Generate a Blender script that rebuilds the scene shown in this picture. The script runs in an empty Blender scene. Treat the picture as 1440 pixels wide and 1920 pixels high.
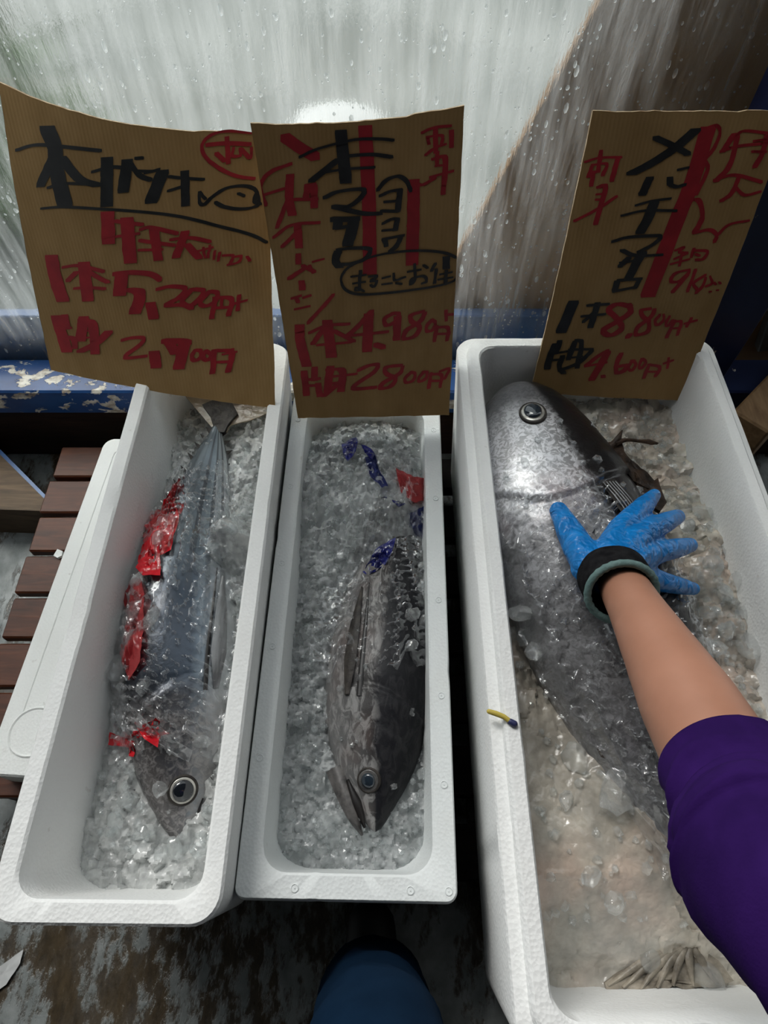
import bpy, math, random
import numpy as np
from mathutils import Vector, Matrix, Euler

random.seed(7)
rng = np.random.default_rng(7)
sc = bpy.context.scene
COL = sc.collection

# ------------------------------------------------------------------ camera, sky, light, exposure
CAM_H, F_PX, PITCH = 1.25, 1200.0, math.radians(58.5)
cam_d = bpy.data.cameras.new('camera')
cam_d.sensor_fit = 'HORIZONTAL'; cam_d.sensor_width = 36.0; cam_d.lens = 36.0 * F_PX / 1440.0
cam_d.clip_start = 0.02; cam_d.clip_end = 100
cam = bpy.data.objects.new('camera', cam_d); COL.objects.link(cam)
cam.location = (0, 0, CAM_H); cam.rotation_euler = (math.pi / 2 - PITCH, 0, 0)
sc.camera = cam

world = bpy.data.worlds.new('overcast_sky'); sc.world = world; world.use_nodes = True
bg = world.node_tree.nodes['Background']
bg.inputs['Color'].default_value = (0.93, 0.98, 1.0, 1); bg.inputs['Strength'].default_value = .85
sun_d = bpy.data.lights.new('sun', 'SUN'); sun_d.energy = 2.2; sun_d.angle = math.radians(28); sun_d.color = (1.0, 0.98, 0.94)
sun = bpy.data.objects.new('sun', sun_d); COL.objects.link(sun)
sun.rotation_euler = Vector((0.42, -0.62, -0.85)).to_track_quat('-Z', 'Y').to_euler()   # from far left, high
sc.view_settings.view_transform = 'Standard'; sc.view_settings.look = 'None'
sc.view_settings.gamma = 1.0; sc.view_settings.use_curve_mapping = False
sc.view_settings.exposure = 0.22
sc.cycles.use_denoising = True
sc.cycles.max_bounces = 10; sc.cycles.transparent_max_bounces = 24; sc.cycles.transmission_bounces = 8
sc.cycles.diffuse_bounces = 4; sc.cycles.glossy_bounces = 4
sc.cycles.sample_clamp_indirect = 6.0; sc.cycles.blur_glossy = 0.5

# ------------------------------------------------------------------ measuring helpers
CS, SN = math.cos(PITCH), math.sin(PITCH)
def ray(u, v):
    x, y = (u - 720) / F_PX, (960 - v) / F_PX
    return Vector((x, y * SN + CS, y * CS - SN))
def at(u, v, z):                        # photo pixel -> world point at height z
    d = ray(u, v); k = (z - CAM_H) / d.z
    return Vector((d.x * k, d.y * k, z))
def atY(u, v, Y):                       # photo pixel -> world point at depth Y
    d = ray(u, v); k = Y / d.y
    return Vector((d.x * k, Y, CAM_H + d.z * k))

def _hash(ix, iy, seed):
    n = (ix.astype(np.int64) * 374761393 + iy.astype(np.int64) * 668265263 + seed * 1442695041) & 0x7fffffff
    n = ((n ^ (n >> 13)) * 1274126177) & 0x7fffffff
    return ((n ^ (n >> 16)) & 0xffff) / 65535.0
def vnoise(x, y, seed=0):
    x = np.asarray(x, float); y = np.asarray(y, float)
    ix, iy = np.floor(x), np.floor(y); fx, fy = x - ix, y - iy
    fx = fx * fx * (3 - 2 * fx); fy = fy * fy * (3 - 2 * fy)
    a, b = _hash(ix, iy, seed), _hash(ix + 1, iy, seed)
    c, d = _hash(ix, iy + 1, seed), _hash(ix + 1, iy + 1, seed)
    return (a * (1 - fx) + b * fx) * (1 - fy) + (c * (1 - fx) + d * fx) * fy
def fbm(x, y, seed=0, o=4):
    s, a, t = 0, 0.5, 0
    for k in range(o):
        s = s + a * vnoise(np.asarray(x) * 2 ** k, np.asarray(y) * 2 ** k, seed + k); t += a; a *= 0.5
    return s / t
def facets(x, y, seed=0):               # every cell of crushed ice is its own tilted facet
    x = np.asarray(x, float); y = np.asarray(y, float)
    ix, iy = np.floor(x), np.floor(y)
    best = np.full(x.shape, 9.0); h = np.zeros(x.shape)
    for dx in (-1, 0, 1):
        for dy in (-1, 0, 1):
            cx, cy = ix + dx, iy + dy
            px, py = cx + _hash(cx, cy, seed), cy + _hash(cx, cy, seed + 1)
            d2 = (x - px) ** 2 + (y - py) ** 2
            hh = (_hash(cx, cy, seed + 2) + (x - px) * (_hash(cx, cy, seed + 3) - .5) * 1.6
                  + (y - py) * (_hash(cx, cy, seed + 4) - .5) * 1.6 - 0.35 * d2)
            m = d2 < best; best = np.where(m, d2, best); h = np.where(m, hh, h)
    return h

# ------------------------------------------------------------------ material helpers
class NT:
    def __init__(s, name):
        s.m = bpy.data.materials.new(name); s.m.use_nodes = True
        s.t = s.m.node_tree; s.t.nodes.clear()
        s.out = s.t.nodes.new('ShaderNodeOutputMaterial')
    def n(s, typ, **kw):
        nd = s.t.nodes.new('ShaderNode' + typ)
        for k, v in kw.items():
            if k.startswith('_'): setattr(nd, k[1:], v)
            else:
                key = k.replace('__', ' ')
                if isinstance(v, bpy.types.NodeSocket): s.t.links.new(v, nd.inputs[key])
                else: nd.inputs[key].default_value = v
        return nd
    def l(s, a, b): s.t.links.new(a, b)
    def coords(s, scale=(1, 1, 1), rot=(0, 0, 0)):
        tc = s.n('TexCoord'); mp = s.n('Mapping', Vector=tc.outputs['Object'], Scale=scale, Rotation=rot)
        return mp.outputs[0]
    def noise(s, scale, detail=4, rough=.55, vec=None, dist=0):
        return s.n('TexNoise', Vector=vec or s.coords(), Scale=scale, Detail=detail, Roughness=rough, Distortion=dist).outputs['Fac']
    def ramp(s, fac, stops, interp='LINEAR'):
        r = s.n('ValToRGB', Fac=fac); cr = r.color_ramp; cr.interpolation = interp
        while len(cr.elements) < len(stops): cr.elements.new(0.5)
        for e, (p, c) in zip(cr.elements, stops):
            e.position = p; e.color = (c, c, c, 1) if not isinstance(c, tuple) else (*c, 1)
        return r.outputs[0]
    def mix(s, fac, a, b, blend='MIX'):
        nd = s.t.nodes.new('ShaderNodeMix'); nd.data_type = 'RGBA'; nd.blend_type = blend
        for i, v in ((0, fac), (6, a), (7, b)):
            if isinstance(v, bpy.types.NodeSocket): s.l(v, nd.inputs[i])
            else: nd.inputs[i].default_value = v if i == 0 else (*v, 1)
        return nd.outputs[2]
    def math(s, op, a, b=0.0, c=None, clamp=False):
        nd = s.t.nodes.new('ShaderNodeMath'); nd.operation = op; nd.use_clamp = clamp
        for i, v in enumerate((a, b) if c is None else (a, b, c)):
            if isinstance(v, bpy.types.NodeSocket): s.l(v, nd.inputs[i])
            else: nd.inputs[i].default_value = v
        return nd.outputs[0]
    def bump(s, h, strength=.3, dist=.002, normal=None):
        b = s.n('Bump', Height=h, Strength=strength, Distance=dist)
        if normal: s.l(normal, b.inputs['Normal'])
        return b.outputs[0]
    def pbsdf(s, color, rough=.5, bump=None, **kw):
        p = s.n('BsdfPrincipled')
        for k, v in dict({'Base Color': color, 'Roughness': rough}, **{a.replace('__', ' '): b for a, b in kw.items()}).items():
            if isinstance(v, bpy.types.NodeSocket): s.l(v, p.inputs[k])
            elif isinstance(v, tuple) and len(v) == 3 and p.inputs[k].type == 'RGBA': p.inputs[k].default_value = (*v, 1)
            else: p.inputs[k].default_value = v
        if bump: s.l(bump, p.inputs['Normal'])
        return p.outputs[0]
    def done(s, sh): s.l(sh, s.out.inputs['Surface']); return s.m

def plain(name, c, rough=.5, **kw):
    t = NT(name); return t.done(t.pbsdf(c, rough, **kw))
def noisy(name, c1, c2, scale, rough=.5, bs=.2, bscale=60, dist=.002, lo=.35, hi=.65, stretch=(1, 1, 1), **kw):
    t = NT(name); v = t.coords(stretch)
    col = t.ramp(t.noise(scale, 5, vec=v), [(lo, c1), (hi, c2)])
    return t.done(t.pbsdf(col, rough, t.bump(t.noise(bscale, 3, vec=v), bs, dist), **kw))

M = {}
def foam(name, tint, dirt=.12):
    t = NT(name)
    vor = t.n('TexVoronoi', Vector=t.coords(), Scale=230.0)
    big = t.noise(9, 5); speck = t.noise(55, 3)
    c = t.mix(t.math('MULTIPLY', t.ramp(big, [(.5, 0.), (.8, 1.)]), dirt), tint, (.55, .50, .42))
    c = t.mix(t.ramp(speck, [(.70, 0.), (.76, .35)]), c, (.42, .38, .33))
    b = t.bump(vor.outputs['Distance'], .35, .0016)
    b = t.bump(t.noise(34, 4), .25, .003, b)
    return t.done(t.pbsdf(c, .62, b, Specular__IOR__Level=.3, Subsurface__Weight=.0))
M['foam'] = foam('white_foam', (.80, .81, .80))
M['foam2'] = foam('white_wet_foam', (.74, .77, .77), .16)
M['foam_lid'] = foam('white_lid_foam', (.84, .85, .83), .1)

def cardboard(name, c1, c2):
    t = NT(name)
    v = t.coords((1, 1, .12))
    col = t.ramp(t.noise(26, 5, vec=v), [(.3, c1), (.7, c2)])
    col = t.mix(t.math('MULTIPLY', t.ramp(t.noise(6, 4), [(.55, 0.), (.75, 1.)]), .35), col, tuple(x * .6 for x in c1))
    wv = t.n('TexWave', Vector=t.coords(), Scale=55.0, Distortion=.6, _bands_direction='X').outputs['Fac']
    return t.done(t.pbsdf(col, .8, t.bump(wv, .12, .0012), Specular__IOR__Level=.2))
M['card'] = cardboard('brown_cardboard', (.30, .182, .070), (.37, .232, .098))
M['card_edge'] = noisy('torn_cardboard_edge', (.30, .2, .11), (.55, .43, .28), 70, .85, .5, 90)
M['ink_red'] = noisy('red_marker', (.27, .006, .013), (.36, .010, .018), 40, .6, .05)
M['ink_black'] = noisy('black_marker', (.008, .009, .010), (.02, .021, .022), 40, .5, .05)

def peeling(name, blue1, blue2, under, chip_lo, chip_hi, scale=26, stretch=(1, 1, 1)):
    t = NT(name); v = t.coords(stretch)
    base = t.ramp(t.noise(14, 5, vec=v), [(.3, blue1), (.7, blue2)])
    chips = t.ramp(t.noise(scale, 6, .6, vec=v, dist=.4), [(chip_lo, 0.), (chip_hi, 1.)])
    wood = t.ramp(t.noise(50, 4, vec=v), [(.35, (.30, .24, .18)), (.6, under)])
    col = t.mix(chips, base, wood)
    return t.done(t.pbsdf(col, .34, t.bump(t.math('SUBTRACT', 1.0, chips), .5, .002), Specular__IOR__Level=.5))
M['blue'] = peeling('peeling_blue_paint', (.012, .05, .17), (.02, .085, .27), (.78, .75, .66), .545, .57, 22, (1, 1.6, 1.6))
M['blue_dark'] = peeling('dark_blue_paint', (.006, .012, .05), (.01, .022, .08), (.7, .67, .6), .665, .68, 18, (1, 1, .6))
M['blue_plank'] = noisy('washed_blue_paint', (.02, .075, .22), (.04, .12, .30), 16, .4, .2, 40)

def wood(name, c1, c2, axis='X', rough=.4, gl=.5):
    t = NT(name); st = (.12, 1, 1) if axis == 'X' else ((1, .12, 1) if axis == 'Y' else (1, 1, .12))
    v = t.coords(st)
    n1 = t.noise(60, 6, .6, vec=v, dist=1.2)
    col = t.ramp(n1, [(.3, c1), (.72, c2)])
    col = t.mix(t.ramp(t.noise(7, 3), [(.45, 0.), (.75, .6)]), col, tuple(x * .4 for x in c1))
    return t.done(t.pbsdf(col, rough, t.bump(n1, .25, .0015), Specular__IOR__Level=gl))
M['slat'] = wood('wet_red_brown_wood', (.050, .014, .006), (.125, .038, .015), 'X', .45, .25)
M['darkwood'] = wood('dark_brown_board', (.02, .010, .007), (.05, .025, .016), 'X', .55, .3)
M['gap_shade_wood'] = wood('gap_shade_board', (.005, .004, .004), (.010, .009, .008), 'X', .8, .05)  # black puts the shade between the boxes into the colour
M['post_wood'] = wood('weathered_timber', (.07, .045, .026), (.17, .11, .06), 'X', .6, .3)
M['stick_wood'] = wood('bare_timber', (.16, .09, .04), (.32, .20, .10), 'Y', .6, .3)
M['brown_board'] = noisy('brown_plywood', (.30, .165, .065), (.42, .24, .10), 5, .6, .1)

def floor_mat():
    t = NT('peeling_wet_floor'); v = t.coords((1, .45, 1))
    a = t.noise(15, 7, .65, vec=v); b = t.noise(52, 5, .7, vec=v); c = t.noise(3.2, 3)
    ground = t.ramp(b, [(.3, (.026, .020, .013)), (.7, (.085, .062, .036))])
    f = t.math('ADD', t.math('MULTIPLY', a, .55), t.math('MULTIPLY', b, .45))
    paint = t.ramp(t.noise(30, 4), [(.3, (.12, .14, .14)), (.7, (.25, .275, .275))])
    fac = t.ramp(t.math('ADD', f, t.math('MULTIPLY', c, .35)), [(.635, 0.), (.70, .85)])
    col = t.mix(fac, ground, paint)
    rg = t.ramp(a, [(.35, .18), (.65, .6)])
    return t.done(t.pbsdf(col, rg, t.bump(t.math('ADD', fac, b), .35, .003)))
M['floor'] = floor_mat()
M['yard'] = noisy('pale_concrete', (.20, .215, .20), (.36, .37, .35), 1.6, .8, .2)
M['roof'] = noisy('grey_shade_roof', (.10, .10, .105), (.14, .14, .14), 4, .8, .1)
M['wallm'] = noisy('grey_shade_wall', (.09, .09, .09), (.13, .13, .125), 4, .8, .1)
M['leaf'] = noisy('green_leaf', (.05, .13, .03), (.14, .25, .07), 20, .5, .1)
M['white_plastic'] = noisy('white_plastic', (.80, .81, .80), (.86, .86, .85), 6, .4, .05)
M['grey_metal'] = noisy('grey_sheet_metal', (.16, .17, .17), (.30, .31, .31), 9, .35, .1, Metallic=.6)

def pane_mat():
    t = NT('wet_fogged_pane'); v = t.coords((1, 1, .10))
    st = t.noise(42, 5, .6, vec=v); fine = t.noise(230, 3, .6, vec=t.coords((1, 1, .35)))
    bmp = t.bump(st, .75, .006); bmp = t.bump(fine, .6, .002, bmp)
    refr = t.n('BsdfRefraction', Color=(.86, .89, .88, 1), Roughness=.24, IOR=1.14, Normal=bmp, _distribution='GGX').outputs[0]
    tr = t.n('BsdfTranslucent', Color=(.82, .85, .84, 1), Normal=bmp).outputs[0]
    gl = t.n('BsdfGlossy', Color=(.9, .92, .92, 1), Roughness=.16, Normal=bmp).outputs[0]
    m1 = t.n('MixShader', Fac=t.ramp(st, [(.38, .04), (.62, .30)])); t.l(refr, m1.inputs[1]); t.l(tr, m1.inputs[2])
    m2 = t.n('MixShader', Fac=.06); t.l(m1.outputs[0], m2.inputs[1]); t.l(gl, m2.inputs[2])
    return t.done(m2.outputs[0])
M['pane'] = pane_mat()
def film(name, col=(1, 1, 1), lo=.05, hi=.55, rough=.08, bscale=60, bstr=.5, gcol=(.95, .96, .97), milky=.03):
    t = NT(name)
    nz = t.noise(bscale, 3, .5, dist=1.0)
    b = t.bump(nz, bstr, .004)
    lw = t.n('LayerWeight', Blend=.35, Normal=b).outputs['Facing']
    fac = t.ramp(lw, [(.1, lo), (.95, hi)])
    tr = t.n('BsdfTransparent', Color=(*col, 1)).outputs[0]
    gl = t.n('BsdfGlossy', Color=(*gcol, 1), Roughness=rough, Normal=b).outputs[0]
    df = t.n('BsdfDiffuse', Color=(.8, .82, .83, 1), Normal=b).outputs[0]
    m0 = t.n('MixShader', Fac=milky); t.l(tr, m0.inputs[1]); t.l(df, m0.inputs[2])
    m = t.n('MixShader', Fac=fac); t.l(m0.outputs[0], m.inputs[1]); t.l(gl, m.inputs[2])
    return t.done(m.outputs[0])
M['bag'] = film('clear_plastic_bag', (.96, .96, .96), .07, .60, .07, 26, .45, milky=.04)
def drop_mat():
    t = NT('water_drop')
    g = t.n('BsdfGlass', Color=(.97, .99, .99, 1), Roughness=.0, IOR=1.33).outputs[0]
    gl = t.n('BsdfGlossy', Color=(.95, .97, .97, 1), Roughness=.08).outputs[0]
    tr = t.n('BsdfTranslucent', Color=(.95, .97, .97, 1)).outputs[0]
    m = t.n('MixShader', Fac=.30); t.l(g, m.inputs[1]); t.l(gl, m.inputs[2])
    m2 = t.n('MixShader', Fac=.42); t.l(m.outputs[0], m2.inputs[1]); t.l(tr, m2.inputs[2])
    return t.done(m2.outputs[0])
M['drop'] = drop_mat()
def tinted(name, c1, c2, tr=.25):
    t = NT(name)
    p = t.pbsdf(t.ramp(t.noise(40, 3), [(.3, c1), (.7, c2)]), .16, t.bump(t.noise(70, 3, dist=1.), .5, .003), Specular__IOR__Level=.6)
    m = t.n('MixShader', Fac=tr); t.l(p, m.inputs[1])
    t.l(t.n('BsdfTransparent', Color=(*[min(1, x * 2 + .2) for x in c2], 1)).outputs[0], m.inputs[2])
    return t.done(m.outputs[0])
M['red_print'] = tinted('red_bag_print', (.50, .008, .018), (.72, .02, .03), .12)
M['pink_film'] = tinted('thin_red_film', (.45, .05, .06), (.6, .12, .12), .55)
M['blue_print'] = tinted('blue_bag_print', (.008, .010, .09), (.02, .025, .20), .12)
M['blue_film'] = tinted('thin_blue_film', (.02, .025, .14), (.06, .08, .25), .55)

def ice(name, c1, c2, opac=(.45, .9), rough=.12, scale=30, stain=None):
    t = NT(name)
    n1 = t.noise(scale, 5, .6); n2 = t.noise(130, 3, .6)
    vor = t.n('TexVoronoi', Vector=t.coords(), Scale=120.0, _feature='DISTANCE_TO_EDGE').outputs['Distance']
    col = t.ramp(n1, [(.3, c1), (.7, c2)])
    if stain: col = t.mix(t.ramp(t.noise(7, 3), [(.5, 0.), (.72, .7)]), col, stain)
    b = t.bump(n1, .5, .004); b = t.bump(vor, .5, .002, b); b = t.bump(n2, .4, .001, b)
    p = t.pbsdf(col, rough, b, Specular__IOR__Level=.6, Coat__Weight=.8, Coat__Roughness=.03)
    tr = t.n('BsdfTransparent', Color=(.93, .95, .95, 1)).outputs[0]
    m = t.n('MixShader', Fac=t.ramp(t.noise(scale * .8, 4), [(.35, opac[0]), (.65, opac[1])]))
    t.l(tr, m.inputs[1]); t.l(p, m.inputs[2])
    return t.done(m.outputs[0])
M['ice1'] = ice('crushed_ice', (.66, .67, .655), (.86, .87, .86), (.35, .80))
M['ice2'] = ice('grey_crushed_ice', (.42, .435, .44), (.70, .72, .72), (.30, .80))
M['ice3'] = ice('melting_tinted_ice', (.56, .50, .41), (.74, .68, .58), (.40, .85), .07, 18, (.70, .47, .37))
def glass_ice():
    t = NT('clear_ice')
    b = t.bump(t.noise(60, 3), .35, .003)
    g = t.n('BsdfGlass', Color=(.97, .99, .99, 1), Roughness=.03, IOR=1.28, Normal=b).outputs[0]
    tr = t.n('BsdfTransparent', Color=(.97, .98, .98, 1)).outputs[0]
    df = t.n('BsdfDiffuse', Color=(.86, .88, .88, 1), Normal=b).outputs[0]
    gl = t.n('BsdfGlossy', Color=(1, 1, 1, 1), Roughness=.05, Normal=b).outputs[0]
    m0 = t.n('MixShader', Fac=.15); t.l(tr, m0.inputs[1]); t.l(df, m0.inputs[2])
    m1 = t.n('MixShader', Fac=.30); t.l(m0.outputs[0], m1.inputs[1]); t.l(g, m1.inputs[2])
    lw = t.n('LayerWeight', Blend=.4, Normal=b).outputs['Facing']
    m2 = t.n('MixShader', Fac=t.ramp(lw, [(.2, .05), (1., .6)])); t.l(m1.outputs[0], m2.inputs[1]); t.l(gl, m2.inputs[2])
    return t.done(m2.outputs[0])
M['clear_ice'] = glass_ice()

# fish skins read two attributes of the body mesh: s nose..tail, d belly(-1)..back(+1)
def skin(kind):
    t = NT(kind + '_skin')
    S = t.n('Attribute', _attribute_name='s').outputs['Fac']; D = t.n('Attribute', _attribute_name='d').outputs['Fac']
    n1 = t.noise(26, 5, .6); n2 = t.noise(120, 4, .65, vec=t.coords((1, 1, 1)), dist=.8); n3 = t.noise(9, 3)
    wob = t.math('ADD', D, t.math('MULTIPLY', t.math('SUBTRACT', n1, .5), .35))
    x = t.math('MULTIPLY_ADD', wob, .5, .5)
    if kind == 'bonito':
        col = t.ramp(x, [(.10, (.50, .52, .53)), (.26, (.40, .43, .46)), (.38, (.22, .27, .32)), (.48, (.055, .075, .105)), (.8, (.018, .024, .034))])
        col = t.mix(t.math('MULTIPLY', t.ramp(S, [(.46, 0.), (.62, .62)]), t.ramp(n3, [(.3, .5), (.7, 1.)])), col, (.27, .32, .35))
        stripe = t.math('SINE', t.math('MULTIPLY', t.math('ADD', D, t.math('MULTIPLY', n3, .08)), 21.0))
        sm = t.math('MULTIPLY', t.ramp(stripe, [(.25, 0.), (.7, 1.)]), t.math('MULTIPLY', t.ramp(S, [(.34, 0.), (.6, .8)]), t.ramp(D, [(.12, .9), (.35, .3)])))
        col = t.mix(sm, col, (.05, .055, .065))
        col = t.mix(t.math('MULTIPLY', t.ramp(S, [(.22, .8), (.30, 0.)]), t.ramp(n1, [(.3, .4), (.6, 1.)])), col, (.16, .145, .14))
        col = t.mix(t.math('MULTIPLY', t.ramp(S, [(.24, 1.), (.27, 0.)]), t.ramp(n2, [(.45, 0.), (.62, .8)])), col, (.30, .285, .28))
        rough, metal = .24, .45
    elif kind == 'yokowa':
        col = t.ramp(x, [(.15, (.17, .168, .168)), (.42, (.092, .090, .090)), (.55, (.05, .047, .047)), (.62, (.014, .014, .017)), (.9, (.006, .006, .008))])
        mot = t.ramp(t.noise(75, 5, .65, vec=t.coords((1, .45, 1)), dist=1.2), [(.46, 0.), (.60, .85)])
        col = t.mix(t.math('MULTIPLY', mot, t.ramp(x, [(.54, 1.), (.64, .05)])), col, (.30, .295, .29))
        red = t.math('MULTIPLY', t.ramp(n3, [(.5, 0.), (.66, .3)]), t.ramp(x, [(.55, 1.), (.62, 0.)]))
        col = t.mix(red, col, (.13, .065, .045))
        rough, metal = .42, .0
    else:
        col = t.ramp(x, [(.12, (.40, .40, .41)), (.50, (.36, .36, .375)), (.60, (.22, .215, .22)), (.66, (.05, .048, .048)), (.9, (.010, .010, .012))])
        mot = t.ramp(t.noise(95, 4, .6, dist=1.6), [(.44, 0.), (.56, 1.)])
        lightm = t.math('MULTIPLY', mot, t.ramp(x, [(.58, .9), (.70, .12)]))
        col = t.mix(lightm, col, (.74, .74, .77))
        col = t.mix(t.math('MULTIPLY', t.ramp(S, [(.30, 0.), (.37, .9)]), t.ramp(n1, [(.3, .6), (.65, 1.)])), col, (.085, .083, .084))
        nose = t.math('MULTIPLY', t.ramp(S, [(.075, 1.), (.15, 0.)]), .88)
        col = t.mix(nose, col, (.05, .05, .055))
        pk = t.math('MULTIPLY', t.ramp(S, [(.24, 0.), (.30, .7), (.36, 0.)]), t.ramp(n3, [(.4, 0.), (.6, 1.)]))
        col = t.mix(pk, col, (.42, .29, .29))
        col = t.mix(t.ramp(x, [(.585, 0.), (.66, .94)]), col, (.010, .010, .011))
        rough, metal = .30, .30
    b = t.bump(n2, .35, .0015); b = t.bump(n1, .25, .003, b)
    return t.done(t.pbsdf(col, rough, b, Metallic=metal, Coat__Weight=.08 if kind == 'yokowa' else .35, Coat__Roughness=.12, Specular__IOR__Level=.18 if kind == 'yokowa' else .4))
for k in ('bonito', 'yokowa', 'bigeye'): M[k] = skin(k)
M['fin_dark'] = noisy('dark_fin', (.018, .016, .015), (.06, .052, .046), 50, .45, .6, 140, .002, Specular__IOR__Level=.2)
M['jaw'] = noisy('grey_brown_jaw', (.045, .042, .042), (.14, .13, .125), 70, .4, .3, 120, .001)
M['fin_brown'] = noisy('ragged_brown_fin', (.010, .006, .004), (.05, .028, .016), 45, .5, .7, 120, .003, Specular__IOR__Level=.2)
M['fin_tail'] = noisy('brown_rayed_fin', (.10, .085, .065), (.33, .29, .23), 40, .45, .6, 110, .002)
M['fin_pale'] = tinted('pale_translucent_fin', (.34, .27, .20), (.50, .42, .33), .30)
M['fin_grey'] = noisy('silver_grey_fin', (.11, .11, .115), (.32, .33, .34), 60, .3, .5, 150, .001, stretch=(1, .15, 1), Metallic=.3)
M['pupil'] = plain('black_glossy_pupil', (.008, .010, .014), .06, Coat__Weight=1.0)
M['lens'] = plain('cloudy_blue_pupil', (.018, .028, .040), .10, Coat__Weight=1.0)
M['iris'] = noisy('silver_iris', (.32, .31, .28), (.62, .60, .55), 60, .25, .1, Metallic=.5)
M['iris_dark'] = noisy('dark_iris', (.05, .05, .052), (.16, .155, .15), 60, .25, .1, Metallic=.3)
M['mouth'] = plain('dark_mouth_lining', (.012, .010, .010), .4)
M['wound'] = noisy('dark_red_flesh', (.10, .02, .018), (.20, .06, .05), 60, .3, .3)
M['skin'] = noisy('tanned_skin', (.32, .150, .094), (.37, .178, .115), 14, .5, .12, 180, .0006, Subsurface__Weight=.08, Subsurface__Radius=(1, .3, .15), Subsurface__Scale=.006)
def glove():
    t = NT('blue_nitrile_glove')
    n = t.noise(55, 3, .5, dist=1.6); w = t.noise(22, 2, .5, dist=2.2)
    col = t.ramp(w, [(.3, (.002, .140, .43)), (.7, (.006, .205, .58))])
    b = t.bump(n, .6, .004); b = t.bump(w, .9, .010, b)
    return t.done(t.pbsdf(col, .27, b, Specular__IOR__Level=.5))
M['glove'] = glove()
M['black_knit'] = noisy('black_knit', (.006, .006, .007), (.015, .015, .016), 90, .9, .5, 300, .001, Specular__IOR__Level=.05)
M['hem'] = noisy('grey_green_hem', (.085, .15, .145), (.13, .21, .20), 90, .8, .7, 260, .0015)
M['purple'] = noisy('purple_jersey', (.017, .005, .054), (.030, .0085, .092), 12, .92, .3, 420, .0008, Specular__IOR__Level=.05)
M['navy'] = noisy('navy_trousers', (.002, .010, .025), (.004, .016, .038), 9, .9, .3, 300, .001, Specular__IOR__Level=.05)
M['shoe'] = plain('black_rubber', (.012, .012, .013), .6)
M['yellow'] = noisy('yellow_stick', (.42, .32, .05), (.55, .43, .08), 60, .6, .2)
M['blue_tip'] = plain('blue_tip', (.025, .03, .10), .5)
M['paper'] = noisy('grey_paper', (.42, .43, .43), (.55, .56, .56), 12, .7, .1)

# ------------------------------------------------------------------ object helpers
def mesh_obj(name, verts, faces, mat, parent=None, smooth=False, sharp=None, attrs=None):
    me = bpy.data.meshes.new(name)
    me.from_pydata([tuple(v) for v in verts], [], faces)
    me.materials.append(mat)
    if smooth:
        me.polygons.foreach_set('use_smooth', np.ones(len(me.polygons), bool))
        if sharp is not None: me.set_sharp_from_angle(angle=math.radians(sharp))
    for k, arr in (attrs or {}).items():
        a = me.attributes.new(k, 'FLOAT', 'POINT'); a.data.foreach_set('value', np.asarray(arr, np.float32))
    me.validate(); me.update()
    ob = bpy.data.objects.new(name, me); COL.objects.link(ob)
    if parent is not None: attach(ob, parent)
    return ob
def attach(ob, parent):
    ob.parent = parent
    if parent.type == 'EMPTY': ob.matrix_parent_inverse = Matrix.Translation(parent['base']).inverted()
def tag(o, label=None, cat=None, group=None, kind=None):
    if label: o['label'] = label
    if cat: o['category'] = cat
    if group: o['group'] = group
    if kind: o['kind'] = kind
    return o
def thing(name, loc, label, cat, group=None):
    e = bpy.data.objects.new(name, None); COL.objects.link(e); e.empty_display_size = .05
    e.location = loc; e['base'] = tuple(loc)
    return tag(e, label, cat, group)

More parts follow.
